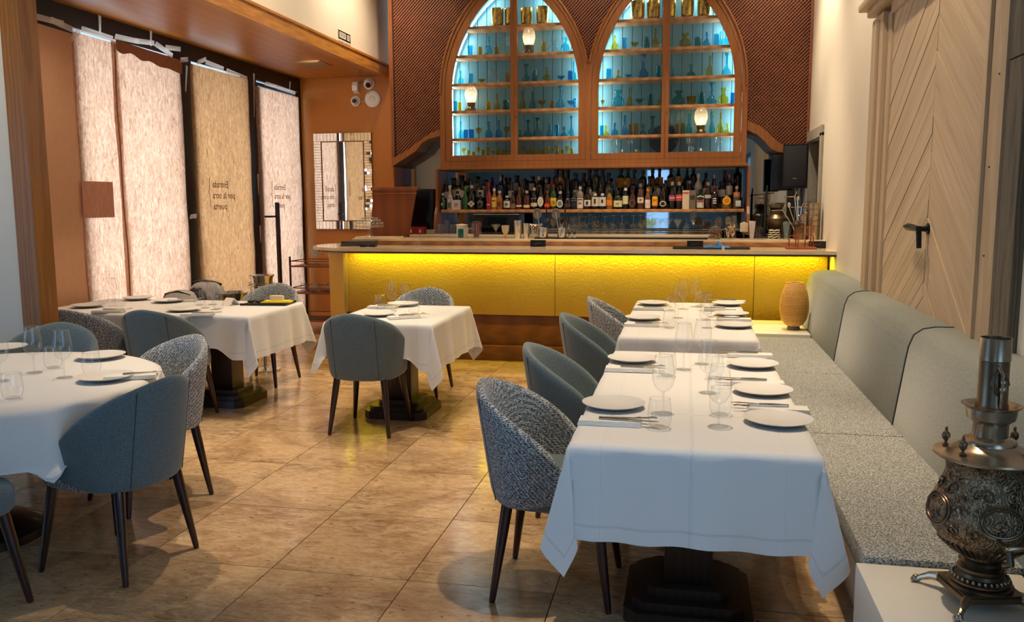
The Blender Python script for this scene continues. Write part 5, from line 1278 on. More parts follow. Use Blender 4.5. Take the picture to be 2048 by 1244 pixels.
def ware(side, sh, items):
    cn = 'left' if side == 0 else 'right'
    for q, (x, w, h, kind, mat) in enumerate(items):
        y = 9.985 + .03 * ((q * 7) % 3 - 1); pt = at_y(x, 200, y); z = SHZ[sh]
        name = {'decanter': 'decanter', 'round_decanter': 'decanter', 'carafe': 'carafe', 'flask': 'flask', 'coupe': 'coupe_glass', 'goblet': 'goblet', 'bowl': 'bowl', 'pot': 'gold_pot'}.get(kind, 'tumbler')
        key = (kind, w, h, mat)
        lab = '%s %s, %s from left, %s shelf of the %s arch' % (CN[mat], NICE[kind], ORD[q], SHN[sh], cn)
        if key not in _sh:
            me = MB().lathe([(r * K, zz * K if zz > .05 else zz) if False else (r, zz) for r, zz in prof(kind, w * K, h * K)], 20).mesh(name, M[mat]); _sh[key] = me
        o = D.objects.new(name, _sh[key]); C.objects.link(o); o.location = (pt.x, y, z)
        tag(o, lab, {'gold_pot': 'pot', 'coupe_glass': 'glass', 'tumbler': 'glass', 'goblet': 'glass'}.get(name, name), 'glassware in the arched cabinet')
B, Dp, T_, A, Y_, Cc = 'gblue', 'gdeep', 'gteal', 'gamber', 'gyellow', 'gclear'
ware(0, 1, [(996, 25, 34, 'pot', 'gold'), (1021, 22, 34, 'pot', 'gold'), (1054, 25, 34, 'pot', 'gold'), (1085, 25, 33, 'pot', 'gold')])
ware(0, 2, [(941, 11, 20, 'tumbler', B), (961, 9, 18, 'tumbler', A), (973, 7, 22, 'flask', Dp), (979, 13, 38, 'decanter', B), (994, 10, 18, 'tumbler', A), (1016, 18, 40, 'carafe', Cc), (1088, 10, 21, 'tumbler', Y_), (1107, 23, 26, 'round_decanter', Cc), (1131, 21, 30, 'round_decanter', B)])
ware(0, 3, [(922, 13, 27, 'decanter', B), (942, 10, 21, 'cylinder', B), (964, 15, 10, 'coupe', A), (988, 22, 28, 'round_decanter', Cc), (1015, 8, 20, 'cylinder', A), (1053, 18, 36, 'carafe', T_), (1069, 10, 24, 'cylinder', T_), (1093, 16, 28, 'decanter', A), (1122, 15, 11, 'coupe', Dp), (1140, 9, 19, 'cylinder', Dp), (1147, 13, 38, 'decanter', B)])
ware(0, 4, [(911, 8, 20, 'cylinder', B), (919, 8, 18, 'tumbler', Y_), (977, 10, 19, 'tumbler', Y_), (994, 13, 33, 'decanter', A), (1012, 13, 20, 'cylinder', T_), (1045, 14, 38, 'decanter', A), (1065, 13, 35, 'decanter', T_), (1084, 17, 17, 'coupe', A), (1104, 9, 18, 'cylinder', A), (1121, 19, 44, 'carafe', B), (1142, 16, 15, 'coupe', Dp), (1149, 8, 20, 'cylinder', B)])
ware(0, 5, [(921, 12, 35, 'decanter', B), (931, 11, 18, 'tumbler', Dp), (942, 11, 19, 'tumbler', Dp), (957, 12, 21, 'goblet', A), (977, 15, 34, 'decanter', Dp), (997, 14, 36, 'decanter', Dp), (1013, 12, 22, 'goblet', A), (1040, 12, 16, 'flask', T_), (1056, 17, 35, 'carafe', T_), (1075, 18, 38, 'carafe', T_), (1099, 12, 27, 'decanter', Dp), (1114, 10, 24, 'cylinder', B), (1128, 15, 20, 'flask', Dp), (1143, 14, 40, 'carafe', B)])
random.seed(21)
ware(0, 6, [(926 + 9.9 * i, 9, [17, 13, 10, 18, 14, 19, 11][i % 7], ['goblet', 'shot', 'shot'][i % 3], Y_) for i in range(23)])
ware(1, 1, [(1273, 27, 34, 'pot', 'gold'), (1304, 26, 34, 'pot', 'gold'), (1337, 25, 34, 'pot', 'gold'), (1371, 25, 34, 'pot', 'gold'), (1404, 26, 34, 'pot', 'gold')])
ware(1, 2, [(1228, 15, 28, 'decanter', Y_), (1247, 10, 23, 'cylinder', B), (1268, 15, 15, 'coupe', A), (1292, 11, 22, 'cylinder', T_), (1309, 14, 40, 'decanter', A), (1324, 15, 27, 'round_decanter', Cc), (1368, 23, 26, 'round_decanter', A), (1393, 12, 19, 'cylinder', T_), (1411, 15, 29, 'decanter', Dp), (1430, 10, 22, 'cylinder', B), (1438, 10, 28, 'decanter', B), (1448, 14, 33, 'decanter', B)])
ware(1, 3, [(1217, 11, 20, 'cylinder', B), (1236, 14, 19, 'flask', A), (1256, 14, 9, 'coupe', Dp), (1286, 20, 44, 'carafe', Dp), (1317, 12, 23, 'cylinder', T_), (1345, 8, 20, 'flask', T_), (1381, 18, 24, 'flask', T_), (1418, 13, 39, 'decanter', A), (1452, 19, 43, 'carafe', B)])
ware(1, 4, [(1205, 8, 14, 'goblet', A), (1236, 25, 33, 'round_decanter', B), (1259, 13, 39, 'decanter', A), (1279, 16, 14, 'coupe', T_), (1301, 11, 23, 'cylinder', T_), (1317, 14, 13, 'flask', A), (1357, 25, 28, 'round_decanter', T_), (1383, 19, 17, 'bowl', A), (1403, 12, 24, 'cylinder', T_), (1423, 20, 41, 'carafe', B), (1447, 19, 31, 'round_decanter', Y_), (1465, 8, 22, 'cylinder', Dp)])
ware(1, 5, [(1204, 8, 20, 'cylinder', B), (1212, 15, 21, 'flask', Y_), (1230, 14, 26, 'decanter', Dp), (1250, 14, 39, 'decanter', Dp), (1262, 9, 21, 'cylinder', A), (1273, 9, 23, 'cylinder', A), (1287, 15, 21, 'flask', T_), (1306, 18, 36, 'carafe', T_), (1342, 11, 18, 'cylinder', T_), (1354, 9, 20, 'cylinder', A), (1367, 9, 21, 'cylinder', A), (1379, 13, 40, 'decanter', B), (1425, 12, 42, 'decanter', B), (1442, 14, 40, 'decanter', Y_), (1456, 15, 20, 'flask', Y_)])
def small_glass(px_, z, h, kind, lab, y=9.99, mat='glass_shine', cat='wine glass', name='wine_glass', w=15):
    pt = at_y(px_, 200, y); me = {'wine': [(.001, 0), (.034, 0), (.004, .006), (.004, h * .42), (.02, h * .5), (.040, h * .64), (.036, h * .8), (.028, h)],
        'martini': [(.001, 0), (.032, 0), (.004, .006), (.004, h * .5), (.05, h)], 'bowl': [(.001, 0), (.05, 0), (.075, h * .5), (.06, h)],
        'up': [(.030, 0), (.040, h * .22), (.036, h * .45), (.006, h * .58), (.004, h * .98), (.034, h), (.001, h)], 'coupe': [(.001, 0), (.03, 0), (.004, .006), (.004, h * .55), (.03, h * .68), (.048, h)],
        'tum': [(.001, .001), (.03, 0), (.034, h)]}[kind]
    o = MB().lathe([(max(r, .001), zz) for r, zz in me], 20).build(name, M[mat]); o.location = (pt.x, y, z); tag(o, lab, cat, 'clear glasses behind the bar'); return o
small_glass(1341, 2.31, .22, 'wine', 'wine glass on the fifth shelf, half hidden behind the right mullion'); small_glass(1361, 2.31, .25, 'wine', 'tall wine glass left of the egg lamp on the fifth shelf, right arch')
for q, x in enumerate((1229, 1260, 1380, 1385, 1439)): small_glass(x, 2.10, .185, 'wine', '%s clear wine glass from the left on the bottom shelf, right arch' % ORD[q], 10.0 + .04 * (q == 3))
small_glass(1357, 2.10, .14, 'martini', 'small cone shaped glass on the bottom shelf of the right arch', cat='glass', name='cocktail_glass')
for q, x in enumerate((1247, 1275, 1402)): small_glass(x, 2.10, .05, 'bowl', '%s low glass bowl from the left on the bottom shelf, right arch' % ORD[q], cat='bowl', name='glass_bowl')
for q, x in enumerate((1229.5, 1384)): small_glass(x, 2.10, .07, 'tum', '%s squat tumbler before the wine glass stems, right arch bottom shelf' % ('left' if q == 0 else 'right'), 9.93, 'gclear', 'glass', 'tumbler')
pm = at_y(1327, 306, 10.11); o = MB().lathe([(.001, 0), (.15, 0), (.165, .006), (.165, .012), (.15, .008), (.001, .004)], 48, (0, 0, 0), (0, -1, .06)).build('round_tray', colm((44, 66, 78), .35), None)
o.location = (pm.x, 10.12, 2.10 + .17); tag(o, 'dark round tray standing behind the glasses, bottom shelf of the right arch', 'tray')
def egg(x, sh, lab):
    pt = at_y(x, 200, 9.97); t = thing('egg_lamp', lab, 'lamp', (pt.x, 9.97, SHZ[sh]), 0, 'small crackled egg lamps in the cabinet')
    MB().lathe([(.001, 0), (.072, 0), (.074, .008), (.052, .022), (.046, .04), (.038, .05), (.044, .058), (.05, .085), (.052, .095), (.001, .095)], 28).build('base', M['bronze'], t)
    for a in (.8, 2.3, 3.9, 5.4): MB().tube([(.05 * cos(a), .05 * sin(a), .04), (.078 * cos(a), .078 * sin(a), .012), (.085 * cos(a), .085 * sin(a), .003)], .005, 6).build('foot', M['bronze'], t)
    MB().lathe([(.045, .095), (.062, .13), (.073, .175), (.074, .205), (.066, .25), (.048, .28), (.022, .297), (.001, .30)], 28).build('glass_egg', M['egg'], t)
    MB().sphere((0, 0, .15), .017, 12, 8, 1.5).build('bulb', M['bulb'], t)
egg(942, 4, 'crackled egg lamp at the left of the fourth shelf, left arch'); egg(1058, 2, 'crackled egg lamp beside the mullion on the second shelf, left arch'); egg(1403, 5, 'crackled egg lamp on the fifth shelf, right arch')

# ---------------------------------------------------------------- bottles on the back bar
_bm = {}
def bottle(px_, w, h, body, label, cap, lab, row=0, lz=(.10, .45), shape='std', extra=None, step=None):
    y = (9.905, 10.03, 10.145)[row]; z = (BZ, BZ + .06, BZ + .13)[row]; pt = at_y(px_, 400, y); k = (y / 1700) * 1.0; r, H = w / 2 * k, h * k
    t = thing('bottle', lab, 'bottle', (pt.x, y, z), 0, 'bottles on the back bar shelf')
    nk = min(.016, r * .42)
    pf = {'std': [(.001, 0), (r * .95, 0), (r, .006), (r, H * .58), (r * .8, H * .66), (nk, H * .76), (nk * .9, H * .88)],
          'sq': [(.001, 0), (r * .95, 0), (r, .006), (r, H * .66), (r * .85, H * .72), (nk, H * .78), (nk * .9, H * .86)],
          'tall': [(.001, 0), (r * .95, 0), (r, .006), (r, H * .48), (r * .7, H * .58), (nk, H * .68), (nk * .9, H * .88)],
          'squat': [(.001, 0), (r * .9, 0), (r, H * .08), (r, H * .55), (r * .8, H * .68), (nk, H * .80), (nk, H * .88)],
          'box': [(.001, 0), (r, 0), (r, H), (.001, H)]}[shape]
    key = (shape, w, h, body, cap)
    ns = 4 if shape == 'box' else 16
    if key not in _bm: _bm[key] = (MB().lathe(pf, ns).mesh('glass_body', botglass(body) if shape != 'box' else colm(body, .6)), MB().lathe([(nk * .9, H * .86), (nk * 1.25, H * .865), (nk * 1.2, H * .99), (.001, H)], 12).mesh('cap', colm(cap, .4)) if shape != 'box' else None)
    rot = (0, 0, pi / 4) if shape == 'box' else (0, 0, 0)
    obj('glass_body', _bm[key][0], t, rot=rot)
    if _bm[key][1]: obj('cap', _bm[key][1], t)
    if label:
        n = 8; v = []
        for i in range(n + 1):
            a = -pi / 2 - 1.15 + 2.3 * i / n
            for zz in lz: v.append(((r + .0012) * cos(a), (r + .0012) * sin(a), zz * H))
        MB().add(v, [(2 * i, 2 * i + 2, 2 * i + 3, 2 * i + 1) for i in range(n)]).build('label', colm(label, .6), t, False)
    if extra: extra(t, r, H)
    return t
def ln(cols, rows):   # small printed bars on a label
    def f(t, r, H):
        for c, (z0, z1, wd) in zip(cols, rows): MB().box(-r * wd, r * wd, -r - .0035, -r - .0025, z0 * H, z1 * H).build('print', colm(c, .6), t, False)
    return f
def txt(s, c, z, sz):
    def f(t, r, H):
        o = text_mb(s, sz, .0004).build('lettering', colm(c, .6), t, False); o.matrix_local = Matrix(((1, 0, 0, 0), (0, 0, -1, -r - .004), (0, 1, 0, z * H), (0, 0, 0, 1)))
    return f
def ell(c, z0, z1, c2=None):
    def f(t, r, H):
        zc, hz = (z0 + z1) / 2 * H, (z1 - z0) / 2 * H
        MB().add([(r * .92 * cos(q * pi / 10), -r - .002, zc + hz * sin(q * pi / 10)) for q in range(20)], [tuple(range(20))]).build('label', colm(c, .6), t, False)
        if c2: MB().add([(r * .6 * cos(q * pi / 10), -r - .003, zc + hz * .62 * sin(q * pi / 10)) for q in range(20)], [tuple(range(20))]).build('print', colm(c2, .6), t, False)
    return f
def dia(c, c2, zc):
    def f(t, r, H):
        for s, cc, yy in ((1, c, .002), (.55, c2, .003)): MB().add([(r * s * 1.1, -r - yy, zc * H), (0, -r - yy, (zc + .13 * s) * H), (-r * s * 1.1, -r - yy, zc * H), (0, -r - yy, (zc - .13 * s) * H)], [(0, 1, 2, 3)]).build('label', colm(cc, .6), t, False)
    return f
W_, CR, BK_, DG, BR, DR = (222, 216, 204), (226, 214, 170), (14, 13, 14), (14, 40, 26), (70, 30, 12), (48, 16, 14)
blk = (24, 20, 18)
bottle(886, 14, 34, (18, 42, 36), None, (190, 196, 196), 'dark green bottle with silver neck, first in the front row', extra=ln([(150, 180, 120)], [(.25, .42, .3)]))
bottle(900, 13, 50, (206, 202, 196), None, (214, 212, 208), 'slim white bottle with grey lettering, near the left side panel', extra=ln([(90, 88, 90), (110, 100, 96)], [(.47, .50, .8), (.08, .3, .5)]), shape='tall')
bottle(917, 15, 50, (60, 62, 54), CR, (120, 110, 90), 'clear square bottle with high cream label behind the white carton', 1, lz=(.38, .62), shape='sq', extra=ln([(40, 36, 32)], [(.44, .55, .45)]))
def wb_(t, r, H):
    for z0, wd in ((.58, .32), (.44, .26), (.30, .12)): MB().box(-r * wd, r * wd, -r * .7071 - .002, -r * .7071 - .001, H * z0, H * (z0 + .06)).build('print', colm((96, 80, 74), .6), t, False)
bottle(914, 26, 20, (206, 192, 182), None, None, 'small pale square carton standing in front of the bottles', shape='box', extra=wb_)
bottle(931.5, 13, 48, (22, 92, 44), None, (60, 160, 60), 'green bottle with bright green neck, right of the pale carton', shape='tall')
bottle(944, 14, 50, (14, 14, 18), None, (190, 190, 192), 'black bottle with white diamond label', extra=dia(W_, (190, 120, 110), .24))
bottle(961, 16, 28, (26, 28, 28), None, (30, 30, 30), 'low black bottle with an arched grey line', shape='squat', extra=ln([(150, 150, 146)], [(.52, .56, .7)]))
bottle(962, 15, 42, (24, 26, 22), W_, (40, 40, 40), 'dark square bottle with white label and black emblem, behind the low black one', 1, lz=(.34, .70), shape='sq', extra=ln([(20, 20, 20)], [(.46, .60, .4)]))
bottle(978, 12, 55, (150, 30, 40), None, (170, 40, 50), 'tall pink red bottle, left of the yellow label', shape='tall', extra=ln([(230, 210, 205)], [(.16, .2, .5)]))
bottle(988.5, 11, 43, (150, 110, 30), (226, 190, 84), (232, 226, 210), 'white capped bottle with a yellow label', lz=(.12, .56), extra=ln([(120, 80, 30)], [(.40, .46, .6)]))
bottle(999, 13, 38, (160, 96, 30), None, (206, 196, 160), 'amber whisky bottle with cream cap', shape='squat', extra=ln([(90, 40, 20)], [(.2, .4, .5)]))
bottle(1014, 14, 28, (20, 16, 16), (206, 204, 200), (190, 190, 190), 'squat dark bottle with a near square white label', lz=(.14, .62), shape='squat', extra=ln([(90, 90, 88)], [(.3, .46, .4)]))
bottle(1026, 12, 35, (54, 20, 16), (120, 100, 60), (40, 20, 18), 'squat reddish bottle with a low olive label', lz=(.06, .34), shape='squat')
bottle(1038, 12, 46, (80, 34, 16), (228, 218, 198), (100, 70, 50), 'brown bottle with a narrow low white label', lz=(.12, .19), shape='tall')
bottle(1053.5, 14, 38, (66, 28, 14), (222, 196, 150), (170, 160, 150), 'brown bottle with a low cream strip label', lz=(.10, .24), shape='sq')
bottle(1068.5, 14, 44, (16, 14, 16), (226, 206, 160), (190, 170, 130), 'black bottle with blue lettering and a low cream label', lz=(.14, .30), extra=ln([(90, 130, 190)], [(.48, .51, .8)]))
bottle(1082, 13, 46, (18, 16, 18), None, (30, 28, 28), 'black bottle with tall white oval label', extra=ell((224, 218, 206), .13, .55, (206, 196, 170)))
bottle(1095, 12, 38, (90, 40, 16), None, (120, 80, 40), 'brown bottle with a red orange round label', extra=ell((214, 56, 30), .08, .34, (236, 90, 50)))
bottle(1107, 13, 50, (16, 66, 36), (232, 196, 54), (168, 22, 46), 'green bottle with yellow label and big red letters', lz=(.13, .46), extra=txt('JB', (190, 30, 26), .2, .062))
bottle(1120.5, 14, 36, (14, 14, 14), None, (200, 184, 190), 'black bottle with round white label and pale cap', extra=ell((206, 206, 200), .10, .54, (120, 128, 120)), shape='squat')
bottle(1136, 15, 30, (22, 20, 22), (70, 62, 46), (30, 30, 34), 'low black faceted bottle with a dull brass plate', lz=(.18, .38), shape='squat')
bottle(1148, 13, 34, (28, 28, 34), None, (40, 40, 46), 'black faceted bottle with silver slashes', shape='squat', extra=ln([(120, 124, 130), (120, 124, 130)], [(.5, .53, .8), (.62, .65, .7)]))
bottle(1160.5, 13, 46, (150, 140, 124), (230, 224, 216), (220, 214, 206), 'pale bottle with white label and dark arc print', lz=(.06, .48), extra=ln([(60, 50, 44), (170, 90, 70)], [(.40, .44, .7), (.22, .30, .4)]), shape='sq')
bottle(1175, 14, 40, (40, 18, 14), (226, 216, 206), (30, 26, 24), 'dark bottle with white label and black horned emblem', lz=(.16, .46), extra=ln([(30, 26, 26)], [(.22, .40, .3)]), shape='sq')
bottle(1190.5, 15, 31, (16, 20, 34), (222, 210, 190), (230, 226, 214), 'left of two squat black bottles with white swirl labels', lz=(.20, .78), shape='squat', extra=ln([(40, 30, 30)], [(.35, .66, .25)]))
bottle(1205, 15, 31, (14, 18, 34), (214, 216, 206), (230, 226, 214), 'right of two squat black bottles with white swirl labels', lz=(.20, .78), shape='squat', extra=ln([(40, 36, 36)], [(.4, .62, .25)]))
bottle(1219, 13, 38, (150, 110, 40), (232, 120, 30), (24, 22, 22), 'amber bottle with a bright orange label', lz=(.20, .48), shape='squat')
bottle(1236, 18, 37, (14, 30, 22), (220, 212, 164), (20, 40, 30), 'broad dark green bottle with a cream label', lz=(.13, .46), shape='squat', extra=ln([(150, 150, 100)], [(.24, .34, .3)]))
bottle(1251, 12, 42, (16, 16, 14), (214, 214, 170), (226, 222, 214), 'dark bottle with a tilted cream label and white cap', lz=(.24, .62))
bottle(1265, 14, 38, (56, 26, 18), None, (60, 30, 20), 'brown embossed bottle with pale ring print', extra=ell((96, 70, 54), .12, .52, (56, 26, 18)), shape='squat')
bottle(1281, 13, 50, (84, 54, 36), (222, 206, 180), (160, 150, 146), 'brown tall bottle with a cream picture label', lz=(.24, .46), extra=ln([(150, 60, 60)], [(.32, .40, .3)]))
bottle(1295.5, 11, 40, (120, 80, 60), (230, 216, 208), (214, 120, 76), 'bottle with tall white label and copper neck', lz=(.06, .46), extra=ln([(230, 190, 170)], [(.2, .3, .5)]))
bottle(1310, 12, 45, (26, 22, 50), (240, 176, 30), (60, 40, 30), 'dark bottle with yellow arched label and red foot', lz=(.15, .55), extra=ln([(200, 80, 20), (150, 20, 20)], [(.38, .42, .6), (.10, .15, .8)]))
bottle(1326, 14, 50, (16, 14, 14), None, (20, 18, 18), 'black bottle with a white ringed round badge', extra=ell((196, 186, 160), .10, .32, (20, 16, 16)))
bottle(1344, 13, 53, (14, 12, 16), (172, 80, 110), (196, 196, 190), 'left of two black bottles with pink slanted labels', lz=(.30, .50), shape='tall', extra=ln([(230, 200, 210)], [(.39, .42, .8)]))
bottle(1358, 13, 53, (16, 18, 22), (220, 76, 72), (196, 196, 190), 'right of two black bottles with pink slanted labels', lz=(.30, .52), shape='tall', extra=ln([(240, 210, 206)], [(.41, .44, .8)]))
bottle(1371.5, 18, 36, (226, 204, 176), None, None, 'cream gift tube with a red band at the top', shape='box', extra=lambda t, r, H: MB().box(-r * .6, r * .6, -r * .7071 - .002, -r * .7071 - .001, H * .82, H * .90).build('print', colm((200, 80, 66), .6), t, False))
bottle(1385, 17, 36, (120, 108, 92), None, None, 'grey brown gift tube beside the cream one', shape='box', extra=lambda t, r, H: MB().box(-r * .5, r * .5, -r * .7071 - .002, -r * .7071 - .001, H * .5, H * .72).build('print', colm((60, 54, 48), .6), t, False))
bottle(1400.5, 15, 38, (18, 40, 26), (226, 222, 206), (20, 34, 24), 'dark green square bottle, white label crossed by a red band', lz=(.06, .66), shape='sq', extra=lambda t, r, H: (ln([(196, 26, 32)], [(.36, .42, .9)])(t, r, H), ell((24, 50, 34), .44, .62)(t, r, H)))
bottle(1415.5, 13, 52, (52, 18, 16), (206, 204, 196), (190, 170, 140), 'dark red bottle with two grey bands at the shoulder', lz=(.40, .52))
bottle(1429, 16, 42, (16, 14, 16), None, (70, 30, 34), 'black bottle with three small white and red squares', extra=ln([(226, 210, 206), (226, 210, 206), (226, 210, 206)], [(.44, .50, .4), (.34, .40, .4), (.24, .30, .4)]), shape='squat')
bottle(1453, 17, 26, (150, 110, 50), None, (200, 170, 110), 'round amber flask with a yellow flower badge', shape='squat', extra=ell((250, 190, 40), .3, .9, (236, 130, 20)))
bottle(1473, 13, 44, (96, 88, 60), (190, 120, 84), (190, 150, 120), 'olive bottle with copper label and a hanging pale tag', lz=(.52, .72), extra=lambda t, r, H: MB().bbox(-.01, .045, -r - .012, -r - .006, H * .1, H * .36, .002).build('tag', colm((200, 208, 196), .7), t))
pal = [((60, 62, 60), (206, 204, 198), (30, 30, 32)), ((24, 30, 26), None, (150, 20, 30)), ((40, 22, 14), (214, 206, 180), (30, 24, 20)), ((26, 34, 52), None, (40, 40, 46)), ((70, 66, 60), (150, 146, 136), (24, 24, 26)), ((18, 18, 18), (180, 170, 120), (20, 20, 20)), ((60, 20, 18), None, (160, 140, 120)), ((90, 86, 78), (60, 58, 54), (28, 26, 26))]
mid = [(990, 10, 56, (20, 30, 120), None, (40, 80, 200)), (1001, 14, 56, (30, 40, 60), (60, 70, 96), (140, 150, 160)), (1078, 12, 56, (40, 26, 18), None, (196, 150, 110)), (1045, 13, 50, (56, 54, 50), None, (50, 46, 44)), (1092, 11, 50, (50, 40, 46), None, (150, 110, 120)), (1178, 12, 48, (36, 22, 20), (206, 200, 196), (60, 54, 52)), (1188, 10, 40, (70, 60, 46), (196, 180, 150), (90, 80, 70)),
       (1396, 16, 58, (206, 202, 190), None, (214, 210, 200)), (1428, 14, 56, (40, 20, 22), (176, 150, 140), (170, 160, 150)), (1443, 15, 44, (40, 40, 44), (186, 184, 188), (30, 30, 32)), (1458, 13, 56, (54, 62, 76), (200, 190, 160), (190, 70, 80))]
xs_m = [m[0] for m in mid]
for q in range(36):
    x = 893 + 16.2 * q
    if all(abs(x - m) > 10 for m in xs_m): b = pal[(q * 5) % 8]; mid.append((x, 11 + q % 3, 44 + (q * 7) % 11, b[0], b[1], b[2]))
for q, m in enumerate(sorted(mid)):
    bottle(m[0], m[1], m[2], m[3], m[4], m[5], 'partly hidden bottle, %s from the left in the middle row' % ORD[q], 1, (.3, .6), ['std', 'sq', 'tall'][q % 3])
back = [(1112, 14, 58, (70, 72, 74), None, (36, 42, 52)), (1123, 14, 58, (110, 90, 50), (170, 120, 60), (90, 50, 24)), (1134, 12, 56, (70, 80, 86), None, (28, 34, 54)), (1150, 13, 50, (60, 64, 70), None, (34, 36, 70)), (1166, 12, 50, (60, 60, 62), None, (40, 40, 46)), (1178, 11, 58, (50, 20, 16), None, (56, 26, 30)), (1191, 15, 60, (74, 74, 66), None, (34, 30, 28)), (1204, 13, 60, (80, 90, 100), None, (24, 26, 30)), (1216, 14, 50, (64, 64, 66), None, (60, 26, 24)),
        (1241, 15, 58, (16, 66, 44), (190, 142, 36), (40, 30, 30)), (1255, 14, 58, (16, 66, 44), (196, 132, 40), (44, 36, 40)), (1268, 15, 56, (20, 70, 40), (120, 112, 108), (20, 30, 22)), (1285, 14, 54, (18, 52, 34), None, (34, 20, 24)), (1304, 13, 56, (36, 26, 20), (150, 110, 50), (34, 22, 22)), (1318, 14, 60, (40, 26, 22), (196, 130, 40), (20, 16, 18)), (1341, 15, 58, (26, 24, 20), (140, 120, 60), (22, 22, 20)), (1356, 13, 62, (18, 18, 20), (200, 170, 70), (18, 20, 30)),
        (1373, 14, 64, (16, 56, 36), None, (20, 30, 34)), (1386, 13, 60, (26, 26, 34), None, (40, 30, 30)), (1411, 13, 48, (40, 26, 22), None, (30, 30, 30)), (1448, 11, 52, (40, 18, 22), None, (50, 24, 34)), (1474, 15, 62, (16, 16, 18), None, (20, 20, 22))]
for q in range(14): b = pal[(q * 3 + 1) % 8]; back.append((890 + 15.8 * q, 11 + q % 2, 38 + (q * 5) % 12, b[0], b[1], b[2]))
for q, m in enumerate(sorted(back)):
    bottle(m[0], m[1], m[2], m[3], m[4], m[5], 'bottle standing against the mirror, %s from the left in the back row' % ORD[q], 2, (.35, .66), ['std', 'tall', 'sq'][q % 3])

# ---------------------------------------------------------------- back counter glasses and gear
q = 0
for i, x in enumerate([1139, 1150, 1161, 1172, 1192, 1212, 1229, 1247, 1270, 1284, 1302]):
    small_glass(x, 1.19, .20 if x < 1220 else .215, 'up', 'upturned stemmed glass, %s from the left in the row behind the bar' % ORD[i], 9.74 + .05 * (i % 2))
small_glass(1288, 1.19, .165, 'wine', 'left of two yellow tinged stemmed glasses behind the bar', 9.66, 'gpale'); small_glass(1303, 1.19, .165, 'wine', 'right of two yellow tinged stemmed glasses behind the bar', 9.66, 'gpale')
for i, x in enumerate((1319, 1339, 1360)): small_glass(x, 1.19, .165, 'martini', '%s cone shaped cocktail glass behind the bar' % ('left', 'middle', 'right')[i], 9.7, cat='glass', name='cocktail_glass')
small_glass(1378, 1.19, .17, 'up', 'upturned stemmed glass beside the cocktail glasses', 9.72); small_glass(1392, 1.19, .27, 'wine', 'tall large bowled glass beside the round jar', 9.72)
small_glass(1403, 1.19, .18, 'wine', 'dark red tinted goblet beside the jar', 9.74, cat='goblet', name='goblet', mat='gamber')
for i, x in enumerate((875, 883, 891, 899, 906)): small_glass(x, 1.19, .115 if i != 2 else .16, 'tum', 'plain tumbler, %s from the left beside the curved side panel' % ORD[i], 9.62, cat='glass', name='tumbler')
def on_shelf(px_, y=8.62): return Vector((at_y(px_, 478, y).x, y, 1.187))
ov = thing('counter_oven', 'black glass fronted counter oven behind the bar', 'oven', (at_y(1000, 460, 9.66).x, 9.75, 1.19)); MB().bbox(-.30, .24, -.17, .17, 0, .235, .006).build('housing', M['blackplastic'], ov); MB().bbox(-.30, .24, -.176, -.17, .225, .237, .002).build('top_trim', M['chrome'], ov); MB().bbox(-.26, .10, -.176, -.17, .03, .2, .002).build('door_glass', colm((12, 12, 12), .08), ov)
def cyl(name, lab, cat, px_, r, h, mat, y=8.62, r2=None, part='body', n=24):
    t = thing(name, lab, cat, on_shelf(px_, y)); MB().lathe([(.001, 0), (r * .96, 0), (r, .004), (r2 or r, h), ((r2 or r) * .94, h), (r * .9, .01), (.001, .01)], n).build(part, mat, t); return t
c1 = cyl('canister', 'cream square canister with handle near the left of the raised shelf', 'canister', 924, .055, .135, colm((214, 204, 184), .4)); MB().tube([(.03, -.06, .10), (.075, -.05, .12), (.075, -.05, .05)], .005, 6).build('handle', M['chrome'], c1); MB().lathe([(.001, .135), (.064, .135), (.066, .142), (.001, .150)], 24).build('lid', colm((224, 216, 200), .4), c1)
MB().bbox(-.030, .034, -.060, -.055, .01, .10, .002).build('window', M['gteal'], c1)
j1 = cyl('jar', 'glass jar packed with cinnamon sticks on the raised shelf', 'jar', 953, .052, .155, M['glass'], part='glass_wall')
random.seed(8)
ck = MB()
for i in range(26): a, rr = random.random() * 6.3, random.random() * .036; ck.tube([(rr * cos(a), rr * sin(a), .012), (rr * cos(a) + random.uniform(-.012, .012), rr * sin(a) + random.uniform(-.012, .012), .145)], .0055, 6)
ck.build('cinnamon_stick', colm((120, 56, 26), .8), j1, kind='stuff'); MB().lathe([(.045, .155), (.046, .175), (.001, .178)], 20).build('lid', colm((90, 50, 36), .6), j1)
o = MB().lathe([(.034, 0), (.030, .002), (.004, .006), (.004, .075), (.050, .145), (.048, .145), (.002, .073)], 28).build('cocktail_glass', M['glass_thick']); o.location = on_shelf(992, 8.6); tag(o, 'cone shaped cocktail glass in front of the black oven', 'glass')
t = thing('goblet', 'frosted goblet with orange stem before the oven', 'glass', on_shelf(1011, 8.6)); MB().lathe([(.001, .04), (.02, .045), (.036, .08), (.042, .135)], 24).build('bowl', colm((190, 178, 150), .4), t); MB().lathe([(.001, 0), (.026, 0), (.008, .008), (.007, .04)], 16).build('stem', colm((226, 130, 30), .3), t)
cyl('shaker_tin', 'tall steel shaker tin right of the oven', 'shaker', 1036, .035, .185, M['chrome'], r2=.042); cyl('shaker_tin', 'shorter steel shaker tin beside the crumpled glass tub', 'shaker', 1053, .03, .155, M['chrome'], r2=.037)
t = cyl('ice_tub', 'glass tub heaped with steel coils and spoons', 'tub', 1072, .055, .09, M['glass_thick'], r2=.065)
ck = MB()
for i in range(12): a = i * .52; ck.tube([(.035 * cos(a), .035 * sin(a), .03), (.05 * cos(a), .05 * sin(a), .10), (.065 * cos(a + .6), .05 * sin(a + .6), .15), (.075 * cos(a + 1.2), .05 * sin(a + 1.2), .13)], .003, 6)
